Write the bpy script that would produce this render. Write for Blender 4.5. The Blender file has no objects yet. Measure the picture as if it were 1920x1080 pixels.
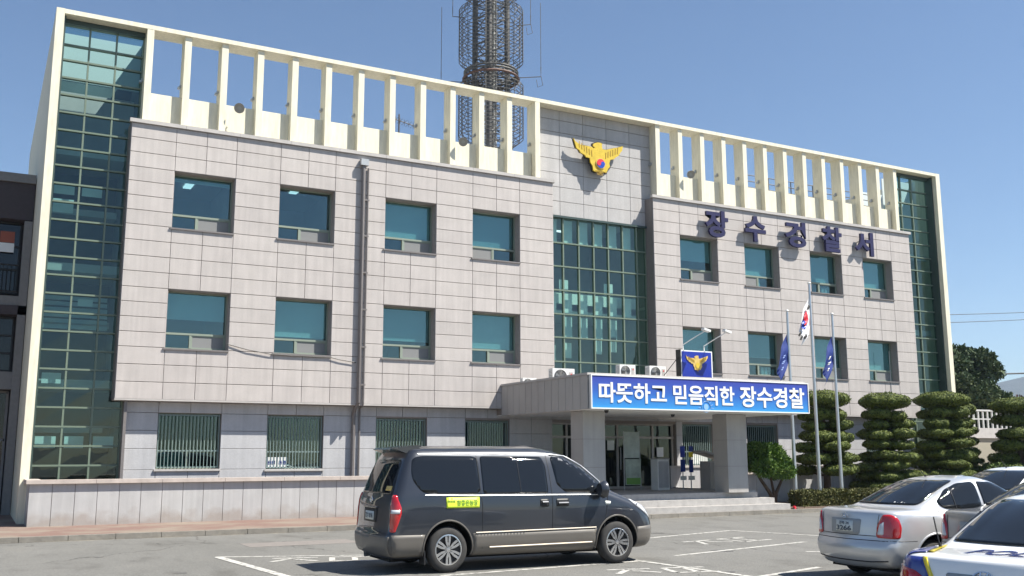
import bpy, bmesh, math, random
import numpy as np
from mathutils import Vector, Matrix
from mathutils.bvhtree import BVHTree
from mathutils.geometry import delaunay_2d_cdt
R = math.radians
random.seed(7)
rng = np.random.default_rng(7)
scene = bpy.context.scene
COL = scene.collection

# ------------------------------------------------------------------ camera, sky, sun, exposure
cd = bpy.data.cameras.new('camera'); cam = bpy.data.objects.new('camera', cd); COL.objects.link(cam)
cd.sensor_width = 36.0; cd.lens = 36.0 * 1863.45 / 1920; cd.clip_start = 0.1; cd.clip_end = 9000
yaw, pitch, roll = R(28.1065), R(9.5908), R(-0.1388)
fwd = Vector((math.sin(yaw) * math.cos(pitch), math.cos(yaw) * math.cos(pitch), math.sin(pitch)))
rt0 = Vector((math.cos(yaw), -math.sin(yaw), 0)); up0 = rt0.cross(fwd)
rt = rt0 * math.cos(roll) + up0 * math.sin(roll); up = up0 * math.cos(roll) - rt0 * math.sin(roll)
cam.matrix_world = Matrix(((rt.x, up.x, -fwd.x, 0), (rt.y, up.y, -fwd.y, 0), (rt.z, up.z, -fwd.z, 1.8), (0, 0, 0, 1)))
scene.camera = cam

SUNV = Vector((1.18, -1.0, 2.2)).normalized()          # towards the sun
elev = math.asin(SUNV.z); az = math.atan2(SUNV.x, SUNV.y)
w = bpy.data.worlds.new('World'); scene.world = w; w.use_nodes = True
nt = w.node_tree; nt.nodes.clear()
sky = nt.nodes.new('ShaderNodeTexSky'); sky.sky_type = 'NISHITA'; sky.sun_disc = False
sky.sun_elevation = elev; sky.sun_rotation = az; sky.air_density = 1.0; sky.dust_density = 0.3; sky.ozone_density = 4.5; sky.altitude = 400
bg = nt.nodes.new('ShaderNodeBackground'); bg.inputs['Strength'].default_value = 0.066
wo = nt.nodes.new('ShaderNodeOutputWorld')
nt.links.new(sky.outputs[0], bg.inputs[0]); nt.links.new(bg.outputs[0], wo.inputs[0])
sd = bpy.data.lights.new('sun', 'SUN'); sd.energy = 5.0; sd.angle = R(0.5); sd.color = (1.0, 0.95, 0.86)
sun = bpy.data.objects.new('sun', sd); COL.objects.link(sun)
sun.rotation_euler = SUNV.to_track_quat('Z', 'Y').to_euler(); sun.location = (20, -20, 40)
scene.view_settings.view_transform = 'Standard'; scene.view_settings.look = 'None'
scene.view_settings.exposure = 1.05; scene.view_settings.gamma = 1.0
scene.render.engine = 'CYCLES'

# ------------------------------------------------------------------ materials
def newmat(name):
    m = bpy.data.materials.new(name); m.use_nodes = True
    return m, m.node_tree, m.node_tree.nodes['Principled BSDF']
def hexc(c): return (c[0], c[1], c[2], 1.0)
def mat(name, col, rough=0.7, metal=0.0, var=0.0, scale=8.0, vscale=None, bump=0.0, coat=0.0, island=0.0, spec=None, emit=None, es=0.0, stretch=None):
    """principled surface with optional tone noise, per-piece variation and fine bump"""
    m, t, b = newmat(name); N = t.nodes; L = t.links
    b.inputs['Base Color'].default_value = hexc(col); b.inputs['Roughness'].default_value = rough
    b.inputs['Metallic'].default_value = metal; b.inputs['Coat Weight'].default_value = coat
    b.inputs['Coat Roughness'].default_value = 0.05
    if spec is not None: b.inputs['Specular IOR Level'].default_value = spec
    if emit: b.inputs['Emission Color'].default_value = hexc(emit); b.inputs['Emission Strength'].default_value = es
    if var or island or bump:
        tc = N.new('ShaderNodeTexCoord'); mp = N.new('ShaderNodeMapping'); L.new(tc.outputs['Object'], mp.inputs[0])
        if stretch: mp.inputs['Scale'].default_value = stretch
        nz = N.new('ShaderNodeTexNoise'); nz.inputs['Scale'].default_value = scale; nz.inputs['Detail'].default_value = 6; nz.inputs['Roughness'].default_value = 0.65
        L.new(mp.outputs[0], nz.inputs['Vector'])
        fac = nz.outputs['Fac']
        mr = N.new('ShaderNodeMapRange'); mr.inputs[1].default_value = 0.3; mr.inputs[2].default_value = 0.7
        mr.inputs[3].default_value = 1 - var; mr.inputs[4].default_value = 1 + var; L.new(fac, mr.inputs[0])
        out = mr.outputs[0]
        if island:
            g = N.new('ShaderNodeNewGeometry'); mi = N.new('ShaderNodeMapRange'); mi.inputs[3].default_value = 1 - island; mi.inputs[4].default_value = 1 + island
            L.new(g.outputs['Random Per Island'], mi.inputs[0]); mu = N.new('ShaderNodeMath'); mu.operation = 'MULTIPLY'
            L.new(out, mu.inputs[0]); L.new(mi.outputs[0], mu.inputs[1]); out = mu.outputs[0]
        vm = N.new('ShaderNodeVectorMath'); vm.operation = 'SCALE'; vm.inputs[0].default_value = col; L.new(out, vm.inputs['Scale'])
        L.new(vm.outputs[0], b.inputs['Base Color'])
        if bump:
            bn = N.new('ShaderNodeTexNoise'); bn.inputs['Scale'].default_value = scale * 6; bn.inputs['Detail'].default_value = 4
            L.new(mp.outputs[0], bn.inputs['Vector']); bp = N.new('ShaderNodeBump'); bp.inputs['Strength'].default_value = bump; bp.inputs['Distance'].default_value = 0.02
            L.new(bn.outputs['Fac'], bp.inputs['Height']); L.new(bp.outputs[0], b.inputs['Normal'])
    return m
def stone(name, col, tint2, island=0.05, grain=0.10, streak=0.10, dirt=None):
    """granite slab: grain speckle, broad stains, rain streaks that run down, per-slab tone"""
    m, t, b = newmat(name); N = t.nodes; L = t.links
    b.inputs['Roughness'].default_value = 0.62
    tc = N.new('ShaderNodeTexCoord')
    def noise(sc, st=(1, 1, 1), det=5):
        mp = N.new('ShaderNodeMapping'); mp.inputs['Scale'].default_value = st; L.new(tc.outputs['Object'], mp.inputs[0])
        n = N.new('ShaderNodeTexNoise'); n.inputs['Scale'].default_value = sc; n.inputs['Detail'].default_value = det; L.new(mp.outputs[0], n.inputs['Vector']); return n.outputs['Fac']
    def rng_(f, a, b_, lo=0.3, hi=0.7):
        r = N.new('ShaderNodeMapRange'); r.inputs[1].default_value = lo; r.inputs[2].default_value = hi; r.inputs[3].default_value = a; r.inputs[4].default_value = b_; L.new(f, r.inputs[0]); return r.outputs[0]
    def mul(a, b_):
        x = N.new('ShaderNodeMath'); x.operation = 'MULTIPLY'; L.new(a, x.inputs[0]); L.new(b_, x.inputs[1]); return x.outputs[0]
    f = mul(rng_(noise(55, det=3), 1 - grain, 1 + grain), rng_(noise(2.2), 0.95, 1.05))
    f = mul(f, rng_(noise(1.0, (7, 1, 0.35)), 1 - streak, 1 + streak * 0.5))
    g = N.new('ShaderNodeNewGeometry'); f = mul(f, rng_(g.outputs['Random Per Island'], 1 - island, 1 + island, 0, 1))
    mx = N.new('ShaderNodeMix'); mx.data_type = 'RGBA'; mx.inputs['A'].default_value = hexc(col); mx.inputs['B'].default_value = hexc(tint2)
    L.new(rng_(noise(0.5), 0, 1), mx.inputs['Factor'])
    vm = N.new('ShaderNodeVectorMath'); vm.operation = 'SCALE'; L.new(mx.outputs['Result'], vm.inputs[0]); L.new(f, vm.inputs['Scale'])
    L.new(vm.outputs[0], b.inputs['Base Color'])
    return m
def glass(name, tint, boost=0.07, rough=0.01):
    m, t, b = newmat(name); N = t.nodes; L = t.links; N.remove(b)
    out = [n for n in N if n.type == 'OUTPUT_MATERIAL'][0]
    tr = N.new('ShaderNodeBsdfTransparent'); tr.inputs[0].default_value = hexc(tint)
    gl = N.new('ShaderNodeBsdfGlossy'); gl.inputs['Roughness'].default_value = rough; gl.inputs[0].default_value = (0.78, 0.90, 0.86, 1)
    lw = N.new('ShaderNodeLayerWeight'); lw.inputs[0].default_value = 0.5; fr = N.new('ShaderNodeMath'); fr.operation = 'POWER'; fr.inputs[1].default_value = 4.5; L.new(lw.outputs['Facing'], fr.inputs[0])
    tc = N.new('ShaderNodeTexCoord'); nz = N.new('ShaderNodeTexNoise'); nz.inputs['Scale'].default_value = 1.3; L.new(tc.outputs['Object'], nz.inputs['Vector'])
    bp = N.new('ShaderNodeBump'); bp.inputs['Strength'].default_value = 0.05; bp.inputs['Distance'].default_value = 0.05; L.new(nz.outputs['Fac'], bp.inputs['Height']); L.new(bp.outputs[0], gl.inputs['Normal'])
    ad = N.new('ShaderNodeMath'); ad.operation = 'ADD'; ad.inputs[1].default_value = boost + 0.05; ad.use_clamp = True; L.new(fr.outputs[0], ad.inputs[0])
    mx = N.new('ShaderNodeMixShader'); L.new(ad.outputs[0], mx.inputs[0]); L.new(tr.outputs[0], mx.inputs[1]); L.new(gl.outputs[0], mx.inputs[2]); L.new(mx.outputs[0], out.inputs[0])
    return m

M = {}
M['clad'] = stone('pink_granite', (0.43, 0.395, 0.375), (0.455, 0.42, 0.395), 0.04)
M['joint'] = mat('joint', (0.24, 0.215, 0.20), 0.9)
M['clad_grey'] = stone('grey_granite', (0.40, 0.40, 0.41), (0.43, 0.43, 0.44), 0.02)
M['clad_bay'] = stone('bay_granite', (0.39, 0.38, 0.37), (0.42, 0.405, 0.395), 0.02)
M['canopy'] = stone('canopy_panel', (0.36, 0.345, 0.325), (0.38, 0.36, 0.34), 0.02, 0.04)
M['cream'] = mat('cream_paint', (0.70, 0.66, 0.52), 0.75, var=0.13, scale=2.6, stretch=(4, 4, 0.6))
M['cream_edge'] = mat('cream_edge', (0.80, 0.765, 0.64), 0.75, var=0.07, scale=2.5, stretch=(1, 1, 1))
M['coping'] = mat('coping_stone', (0.42, 0.40, 0.38), 0.8, var=0.12, scale=3)
M['frame_green'] = mat('green_grey_frame', (0.14, 0.185, 0.14), 0.45, var=0.03)
M['frame_dark'] = mat('dark_green_frame', (0.035, 0.06, 0.055), 0.45)
M['frame_win'] = mat('window_frame_paint', (0.22, 0.26, 0.21), 0.5)
M['glass'] = glass('teal_glass', (0.56, 0.72, 0.73), 0.07)
M['glass_dk'] = glass('deep_teal_glass', (0.46, 0.65, 0.64), 0.03)
M['glass_bay'] = glass('bay_glass', (0.55, 0.74, 0.69), 0.05)
M['glass_door'] = glass('door_glass', (0.30, 0.34, 0.33), 0.0)
M['blind'] = mat('pale_blind', (0.84, 0.88, 0.86), 0.9, var=0.04, scale=3)
M['blind_dim'] = mat('grey_blind', (0.62, 0.69, 0.70), 0.9)
M['bars'] = mat('bar_paint', (0.20, 0.27, 0.26), 0.5)
M['lamp_body'] = mat('lamp_body', (0.27, 0.26, 0.23), 0.6)
M['lamp_lens'] = mat('lamp_lens', (0.30, 0.31, 0.28), 0.3)
M['inside_shade'] = mat('inside_shade_sheet', (0.03, 0.05, 0.055), 0.9, var=0.3, scale=2, stretch=(9, 1, .2))  # near-black with upright streaks: shade inside the ground-floor rooms put into the colour
M['screen'] = mat('insect_screen', (0.20, 0.205, 0.205), 0.9, var=0.1, scale=60)
M['room'] = mat('room_wall', (0.46, 0.45, 0.44), 0.9, var=0.15, scale=0.7)
M['room_ceiling'] = mat('room_ceiling', (0.62, 0.61, 0.59), 0.9)
M['room_dark'] = mat('stair_wall', (0.085, 0.135, 0.135), 0.9, var=0.25, scale=.8)
M['tube'] = mat('lit_tube', (0.9, 0.95, 1), 0.5, emit=(0.85, 0.97, 1.0), es=0.9)
M['white'] = mat('white_paint', (0.75, 0.75, 0.73), 0.5, var=0.04, scale=5)
M['white_line'] = mat('road_paint', (0.62, 0.62, 0.58), 0.8, var=0.22, scale=14)
def wornpaint():
    m, t, b = newmat('worn_road_paint'); N = t.nodes; L = t.links; tc = N.new('ShaderNodeTexCoord')
    n = N.new('ShaderNodeTexNoise'); n.inputs['Scale'].default_value = 9; n.inputs['Detail'].default_value = 8; n.inputs['Roughness'].default_value = .75; L.new(tc.outputs['Object'], n.inputs['Vector'])
    r = N.new('ShaderNodeValToRGB'); e = r.color_ramp.elements; e[0].position = .40; e[0].color = (.145, .142, .132, 1); e[1].position = .50; e[1].color = (.45, .44, .41, 1); L.new(n.outputs['Fac'], r.inputs[0]); L.new(r.outputs[0], b.inputs['Base Color']); b.inputs['Roughness'].default_value = .85
    return m
M['white_line'] = wornpaint()
M['steel'] = mat('galvanised_steel', (0.42, 0.43, 0.43), 0.45, 0.6, var=0.15, scale=3)
M['pole'] = mat('brushed_pole', (0.55, 0.56, 0.57), 0.3, 0.85, var=0.06)
M['mast'] = mat('mast_steel', (0.105, 0.103, 0.10), 0.6, 0.3, var=0.25, scale=4)
M['mast_light'] = mat('mast_cable_tray', (0.42, 0.42, 0.40), 0.6, var=0.2, scale=3)
M['rust'] = mat('rusty_steel', (0.12, 0.07, 0.055), 0.8, var=0.3, scale=5)
M['black'] = mat('black_plastic', (0.012, 0.012, 0.013), 0.5)
M['dark'] = mat('dark_void', (0.006, 0.006, 0.007), 0.9)
M['pipe'] = mat('downpipe_paint', (0.17, 0.155, 0.15), 0.5, var=0.1)
M['navy'] = mat('navy_letter', (0.016, 0.013, 0.062), 0.45)
M['yellow'] = mat('crest_yellow', (0.60, 0.43, 0.04), 0.4, var=0.16, scale=9)
M['gold'] = mat('crest_gold', (0.66, 0.46, 0.13), 0.35, 0.15, var=0.2, scale=14)
M['red'] = mat('crest_red', (0.70, 0.03, 0.05), 0.4)
M['blue'] = mat('crest_blue', (0.01, 0.06, 0.42), 0.4)
M['signblue'] = mat('sign_blue', (0.012, 0.030, 0.30), 0.35)
M['flagblue'] = mat('flag_blue', (0.012, 0.035, 0.20), 0.75)
M['flagwhite'] = mat('flag_white', (0.78, 0.78, 0.80), 0.8)
M['flagpale'] = mat('flag_pale_blue', (0.22, 0.30, 0.55), 0.8)
M['wall_beige'] = mat('beige_render', (0.30, 0.28, 0.22), 0.9, var=0.1, scale=1)
M['rail_white'] = mat('railing_paint', (0.50, 0.50, 0.48), 0.6)
M['reveal'] = mat('reveal_stone', (0.30, 0.275, 0.26), 0.8, var=0.08)
M['bark'] = mat('bark', (0.07, 0.045, 0.03), 0.9, var=0.3, scale=12, bump=0.4)
M['brick_red'] = mat('red_tile', (0.30, 0.09, 0.06), 0.8)
M['soil'] = mat('soil', (0.16, 0.12, 0.09), 0.95, var=0.2, scale=3)
def leafmat(name, c1, c2):
    m, t, b = newmat(name); N = t.nodes; L = t.links
    g = N.new('ShaderNodeNewGeometry'); mx = N.new('ShaderNodeMix'); mx.data_type = 'RGBA'
    mx.inputs['A'].default_value = hexc(c1); mx.inputs['B'].default_value = hexc(c2)
    L.new(g.outputs['Random Per Island'], mx.inputs['Factor']); L.new(mx.outputs['Result'], b.inputs['Base Color'])
    b.inputs['Roughness'].default_value = 0.65; b.inputs['Specular IOR Level'].default_value = 0.25
    return m
M['leaf'] = leafmat('juniper_leaf', (0.045, 0.075, 0.014), (0.150, 0.175, 0.035))
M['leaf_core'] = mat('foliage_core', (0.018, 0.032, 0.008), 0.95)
M['leaf_pine'] = leafmat('pine_leaf', (0.05, 0.11, 0.02), (0.13, 0.20, 0.035))
M['leaf_far'] = leafmat('far_evergreen_leaf', (0.035, 0.065, 0.028), (0.11, 0.14, 0.065))
M['leaf_hedge'] = leafmat('hedge_leaf', (0.06, 0.075, 0.02), (0.15, 0.14, 0.05))
M['twig'] = leafmat('bare_twig', (0.12, 0.085, 0.08), (0.22, 0.16, 0.15))
M['leaf_bush'] = leafmat('bush_leaf', (0.05, 0.10, 0.02), (0.14, 0.19, 0.05))

# asphalt with aggregate, worn patches and stains
def asphalt():
    m, t, b = newmat('asphalt'); N = t.nodes; L = t.links
    tc = N.new('ShaderNodeTexCoord')
    def noise(sc, det=6, st=(1, 1, 1)):
        mp = N.new('ShaderNodeMapping'); mp.inputs['Scale'].default_value = st; L.new(tc.outputs['Object'], mp.inputs[0])
        n = N.new('ShaderNodeTexNoise'); n.inputs['Scale'].default_value = sc; n.inputs['Detail'].default_value = det; n.inputs['Roughness'].default_value = 0.6
        L.new(mp.outputs[0], n.inputs['Vector']); return n.outputs['Fac']
    def ramp(f, pts):
        r = N.new('ShaderNodeValToRGB'); e = r.color_ramp.elements
        e[0].position, e[0].color = pts[0][0], hexc(pts[0][1]); e[1].position, e[1].color = pts[-1][0], hexc(pts[-1][1])
        for p, c in pts[1:-1]: q = e.new(p); q.color = hexc(c)
        L.new(f, r.inputs[0]); return r.outputs[0]
    base = ramp(noise(0.35), [(0.3, (0.138, 0.136, 0.126)), (0.7, (0.168, 0.165, 0.154))])
    grain = ramp(noise(38, 3), [(0.30, (0.62, 0.62, 0.62)), (0.55, (1.0, 1.0, 1.0)), (0.75, (1.28, 1.26, 1.22))])
    stain = ramp(noise(1.1, 5, (1, 0.45, 1)), [(0.33, (0.72, 0.71, 0.70)), (0.46, (0.97, 0.97, 0.97)), (0.56, (1, 1, 1)), (0.75, (1.08, 1.06, 1.03))])
    v = N.new('ShaderNodeTexVoronoi'); v.feature = 'DISTANCE_TO_EDGE'; v.inputs['Scale'].default_value = 0.16; 
    nd = N.new('ShaderNodeTexNoise'); nd.inputs['Scale'].default_value = 1.2; nd.inputs['Detail'].default_value = 5; L.new(tc.outputs['Object'], nd.inputs['Vector'])
    av = N.new('ShaderNodeVectorMath'); av.operation = 'ADD'; L.new(tc.outputs['Object'], av.inputs[0]); L.new(nd.outputs['Color'], av.inputs[1]); L.new(av.outputs[0], v.inputs['Vector'])
    crack = ramp(v.outputs['Distance'], [(0.0, (0.45, 0.44, 0.43)), (0.004, (1, 1, 1))])
    def mul(a, c):
        x = N.new('ShaderNodeMix'); x.data_type = 'RGBA'; x.blend_type = 'MULTIPLY'; x.inputs['Factor'].default_value = 1; L.new(a, x.inputs['A']); L.new(c, x.inputs['B']); return x.outputs['Result']
    L.new(mul(mul(mul(base, grain), stain), crack), b.inputs['Base Color']); b.inputs['Roughness'].default_value = 0.9
    bp = N.new('ShaderNodeBump'); bp.inputs['Strength'].default_value = 0.5; bp.inputs['Distance'].default_value = 0.01; L.new(noise(60, 3), bp.inputs['Height']); L.new(bp.outputs[0], b.inputs['Normal'])
    return m
M['asphalt'] = asphalt()
def pavers():
    m, t, b = newmat('brick_pavers'); N = t.nodes; L = t.links
    tc = N.new('ShaderNodeTexCoord'); br = N.new('ShaderNodeTexBrick'); L.new(tc.outputs['Object'], br.inputs['Vector'])
    br.inputs['Scale'].default_value = 4.5; br.inputs['Color1'].default_value = (0.165, 0.088, 0.072, 1); br.inputs['Color2'].default_value = (0.19, 0.12, 0.095, 1); br.inputs['Mortar'].default_value = (0.15, 0.12, 0.10, 1)
    br.inputs['Mortar Size'].default_value = 0.02
    n = N.new('ShaderNodeTexNoise'); n.inputs['Scale'].default_value = 0.8; n.inputs['Detail'].default_value = 6; L.new(tc.outputs['Object'], n.inputs['Vector'])
    r = N.new('ShaderNodeMapRange'); r.inputs[1].default_value = 0.42; r.inputs[2].default_value = 0.62; L.new(n.outputs['Fac'], r.inputs[0])
    mx = N.new('ShaderNodeMix'); mx.data_type = 'RGBA'; mx.inputs['B'].default_value = (0.21, 0.17, 0.135, 1); L.new(br.outputs['Color'], mx.inputs['A']); L.new(r.outputs[0], mx.inputs['Factor'])
    L.new(mx.outputs['Result'], b.inputs['Base Color']); b.inputs['Roughness'].default_value = 0.9
    return m
M['pavers'] = pavers()
M['kerb'] = mat('kerb_concrete', (0.20, 0.185, 0.16), 0.9, var=0.2, scale=4, bump=0.3)
M['step'] = mat('step_stone', (0.36, 0.345, 0.33), 0.8, var=0.15, scale=6)
def banner_mat():
    m, t, b = newmat('banner_print'); N = t.nodes; L = t.links
    tc = N.new('ShaderNodeTexCoord'); sp = N.new('ShaderNodeSeparateXYZ'); L.new(tc.outputs['Object'], sp.inputs[0])
    mr = N.new('ShaderNodeMapRange'); mr.inputs[1].default_value = 3.15; mr.inputs[2].default_value = 4.18; L.new(sp.outputs['Z'], mr.inputs[0])
    r = N.new('ShaderNodeValToRGB'); e = r.color_ramp.elements
    e[0].position = 0; e[0].color = (0.03, 0.27, 0.62, 1); e[1].position = 1; e[1].color = (0.035, 0.035, 0.29, 1)
    q = e.new(0.5); q.color = (0.022, 0.10, 0.42, 1); L.new(mr.outputs[0], r.inputs[0]); L.new(r.outputs[0], b.inputs['Base Color']); b.inputs['Roughness'].default_value = 0.45
    return m
M['banner'] = banner_mat()
def paint(name, col, metal=0.5, rough=0.32, coat=1.0):
    m, t, b = newmat(name); N = t.nodes; L = t.links
    b.inputs['Metallic'].default_value = metal; b.inputs['Coat Weight'].default_value = coat; b.inputs['Coat Roughness'].default_value = 0.04
    tc = N.new('ShaderNodeTexCoord'); n = N.new('ShaderNodeTexNoise'); n.inputs['Scale'].default_value = 2.5; n.inputs['Detail'].default_value = 6; L.new(tc.outputs['Object'], n.inputs['Vector'])
    r = N.new('ShaderNodeMapRange'); r.inputs[1].default_value = 0.35; r.inputs[2].default_value = 0.7; r.inputs[3].default_value = rough; r.inputs[4].default_value = rough + 0.12; L.new(n.outputs['Fac'], r.inputs[0]); L.new(r.outputs[0], b.inputs['Roughness'])
    s = N.new('ShaderNodeSeparateXYZ'); L.new(tc.outputs['Object'], s.inputs[0])
    d = N.new('ShaderNodeMapRange'); d.inputs[1].default_value = 0.75; d.inputs[2].default_value = 0.2; d.inputs[3].default_value = 0.0; d.inputs[4].default_value = 0.35; L.new(s.outputs['Z'], d.inputs[0])
    mm = N.new('ShaderNodeMath'); mm.operation = 'MULTIPLY'; L.new(d.outputs[0], mm.inputs[0]); L.new(n.outputs['Fac'], mm.inputs[1])
    mx = N.new('ShaderNodeMix'); mx.data_type = 'RGBA'; mx.inputs['A'].default_value = hexc(col); mx.inputs['B'].default_value = (0.20, 0.18, 0.155, 1); L.new(mm.outputs[0], mx.inputs['Factor'])
    L.new(mx.outputs['Result'], b.inputs['Base Color'])
    return m
M['van_paint'] = paint('dark_blue_grey_paint', (0.030, 0.034, 0.043), 0.45)
M['van_lower'] = paint('warm_grey_paint', (0.115, 0.105, 0.092), 0.1, 0.5, .3)
M['silver'] = paint('silver_paint', (0.56, 0.57, 0.58), 0.5)
M['grey_paint'] = paint('grey_paint', (0.29, 0.28, 0.265), 0.5)
M['white_paint'] = paint('white_car_paint', (0.74, 0.75, 0.76), 0.0)
M['car_glass'] = mat('tinted_car_glass', (0.010, 0.012, 0.015), 0.04, spec=0.45)
M['rubber'] = mat('tyre_rubber', (0.035, 0.034, 0.033), 0.85, var=0.2, scale=12)
M['alloy'] = mat('alloy_rim', (0.62, 0.62, 0.62), 0.25, 0.9)
M['rim_dark'] = mat('rim_recess', (0.02, 0.02, 0.022), 0.6)
M['lamp_red'] = mat('red_lens', (0.42, 0.008, 0.012), 0.12, coat=1.0)
M['lamp_clear'] = mat('clear_lens', (0.55, 0.56, 0.58), 0.15, coat=1.0)
M['chrome'] = mat('chrome', (0.75, 0.75, 0.76), 0.12, 1.0)
M['plate'] = mat('plate_white', (0.62, 0.64, 0.60), 0.5)
M['plate_text'] = mat('plate_text', (0.08, 0.10, 0.12), 0.6)
M['lime'] = mat('lime_sticker', (0.66, 0.82, 0.05), 0.5)
M['lime_text'] = mat('sticker_text', (0.16, 0.30, 0.04), 0.6)
M['police_blue'] = mat('police_blue', (0.02, 0.035, 0.22), 0.3, coat=0.8)
M['police_yellow'] = mat('police_yellow', (0.75, 0.60, 0.02), 0.35, coat=0.8)

# ------------------------------------------------------------------ object helpers
def tag(o, label=None, cat=None, group=None, kind=None):
    if label: o['label'] = label
    if cat: o['category'] = cat
    if group: o['group'] = group
    if kind: o['kind'] = kind
    return o
def thing(name, label, cat, loc=(0, 0, 0), rz=0, group=None):
    o = bpy.data.objects.new(name, None); COL.objects.link(o); o.empty_display_size = 0.3
    o.location = loc; o.rotation_euler = (0, 0, rz); return tag(o, label, cat, group)
class MB:
    """collects shapes and builds them as one mesh object"""
    def __init__(s): s.v = []; s.f = []; s.m = []; s.mats = []
    def mi(s, m):
        if m not in s.mats: s.mats.append(m)
        return s.mats.index(m)
    def add(s, vs, fs, m):
        b = len(s.v); s.v += [tuple(v) for v in vs]; k = s.mi(m)
        for f in fs: s.f.append([b + i for i in f]); s.m.append(k)
    def box(s, x0, x1, y0, y1, z0, z1, m, mtx=None):
        vs = [Vector((x, y, z)) for z in (z0, z1) for x, y in ((x0, y0), (x1, y0), (x1, y1), (x0, y1))]
        if mtx: vs = [mtx @ v for v in vs]
        s.add(vs, [(3, 2, 1, 0), (4, 5, 6, 7), (0, 1, 5, 4), (1, 2, 6, 5), (2, 3, 7, 6), (3, 0, 4, 7)], m)
    def prism(s, poly, y0, y1, m, mtx=None):
        """poly in x,z extruded along y"""
        n = len(poly)
        a = sum(poly[i][0] * poly[(i + 1) % n][1] - poly[(i + 1) % n][0] * poly[i][1] for i in range(n))
        if a < 0: poly = poly[::-1]
        vs = [Vector((p[0], y0, p[1])) for p in poly] + [Vector((p[0], y1, p[1])) for p in poly]
        if mtx: vs = [mtx @ v for v in vs]
        fs = [tuple(range(n)), tuple(range(2 * n - 1, n - 1, -1))] + [(i, i + n, (i + 1) % n + n, (i + 1) % n) for i in range(n)]
        fs = [f if k == 0 else f for k, f in enumerate(fs)]
        s.add(vs, fs, m)
    def tube(s, pts, r, m, n=8, cap=True):
        pts = [Vector(p) for p in pts]; rs = r if isinstance(r, (list, tuple)) else [r] * len(pts)
        vs = []; prev = None
        for i, p in enumerate(pts):
            d = (pts[min(i + 1, len(pts) - 1)] - pts[max(i - 1, 0)]).normalized()
            if prev is None:
                a = d.cross(Vector((0, 0, 1)));
                if a.length < 1e-3: a = d.cross(Vector((1, 0, 0)))
                a.normalize()
            else:
                a = (prev - d * prev.dot(d)).normalized()
            prev = a; b_ = d.cross(a)
            for k in range(n):
                t = 2 * math.pi * k / n; vs.append(p + (a * math.cos(t) + b_ * math.sin(t)) * rs[i])
        fs = [(i * n + k, i * n + (k + 1) % n, (i + 1) * n + (k + 1) % n, (i + 1) * n + k) for i in range(len(pts) - 1) for k in range(n)]
        if cap: fs += [tuple(range(n - 1, -1, -1)), tuple((len(pts) - 1) * n + k for k in range(n))]
        s.add(vs, fs, m)
    def ring(s, c, rad, r, m, seg=24, n=4, axis='z'):
        c = Vector(c); pts = []
        for i in range(seg + 1):
            t = 2 * math.pi * i / seg; a, b_ = math.cos(t) * rad, math.sin(t) * rad
            pts.append(c + (Vector((a, b_, 0)) if axis == 'z' else Vector((a, 0, b_))))
        s.tube(pts, r, m, n, cap=False)
    def lathe(s, prof, m, axis='y', n=28, c=(0, 0, 0)):
        """prof = (radius, along axis)"""
        c = Vector(c); vs = []
        for r, h in prof:
            for k in range(n):
                t = 2 * math.pi * k / n; a, b_ = r * math.cos(t), r * math.sin(t)
                vs.append(c + (Vector((a, h, b_)) if axis == 'y' else Vector((a, b_, h)) if axis == 'z' else Vector((h, a, b_))))
        fs = [(i * n + k, (i + 1) * n + k, (i + 1) * n + (k + 1) % n, i * n + (k + 1) % n) for i in range(len(prof) - 1) for k in range(n)]
        s.add(vs, fs, m)
    def build(s, name, parent=None, smooth=False, angle=40, norm=True, loc=None):
        me = bpy.data.meshes.new(name); me.from_pydata(s.v, [], s.f)
        for m in s.mats: me.materials.append(m)
        me.polygons.foreach_set('material_index', s.m)
        if norm and len(s.f) < 60000:
            bm = bmesh.new(); bm.from_mesh(me); bmesh.ops.recalc_face_normals(bm, faces=bm.faces); bm.to_mesh(me); bm.free()
        if smooth:
            me.polygons.foreach_set('use_smooth', [True] * len(me.polygons)); me.set_sharp_from_angle(angle=R(angle))
        me.update(); o = bpy.data.objects.new(name, me); COL.objects.link(o)
        if parent: o.parent = parent
        if loc: o.location = loc
        return o
def copy_tree(o, parent=None):
    c = o.copy(); COL.objects.link(c); c.parent = parent if parent else None
    for ch in list(o.children): copy_tree(ch, c)
    return c
def text_mesh(body, x0, x1, z0, z1, y, depth, m, mb, bold=0.02, mtx=None, shear=0.0):
    """lettering standing in the x,z plane, fitted to the box"""
    cu = bpy.data.curves.new('lettering', 'FONT'); cu.body = body; cu.size = 1; cu.extrude = 0.5; cu.offset = bold; cu.resolution_u = 3
    ob = bpy.data.objects.new('lettering', cu); COL.objects.link(ob)
    bpy.context.view_layer.update(); me = bpy.data.meshes.new_from_object(ob)
    co = np.zeros(len(me.vertices) * 3); me.vertices.foreach_get('co', co); co = co.reshape(-1, 3)
    fs = [tuple(p.vertices) for p in me.polygons]
    bpy.data.objects.remove(ob); bpy.data.curves.remove(cu); bpy.data.meshes.remove(me)
    if not len(co): return
    lo, hi = co.min(0), co.max(0)
    px = x0 + (co[:, 0] - lo[0]) / (hi[0] - lo[0]) * (x1 - x0); pz = z0 + (co[:, 1] - lo[1]) / (hi[1] - lo[1]) * (z1 - z0)
    px = px + shear * (pz - z0)
    py = y + depth * 0.5 - co[:, 2] * depth
    vs = [Vector(v) for v in zip(px, py, pz)]
    if mtx: vs = [mtx @ v for v in vs]
    mb.add(vs, fs, m)

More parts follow.
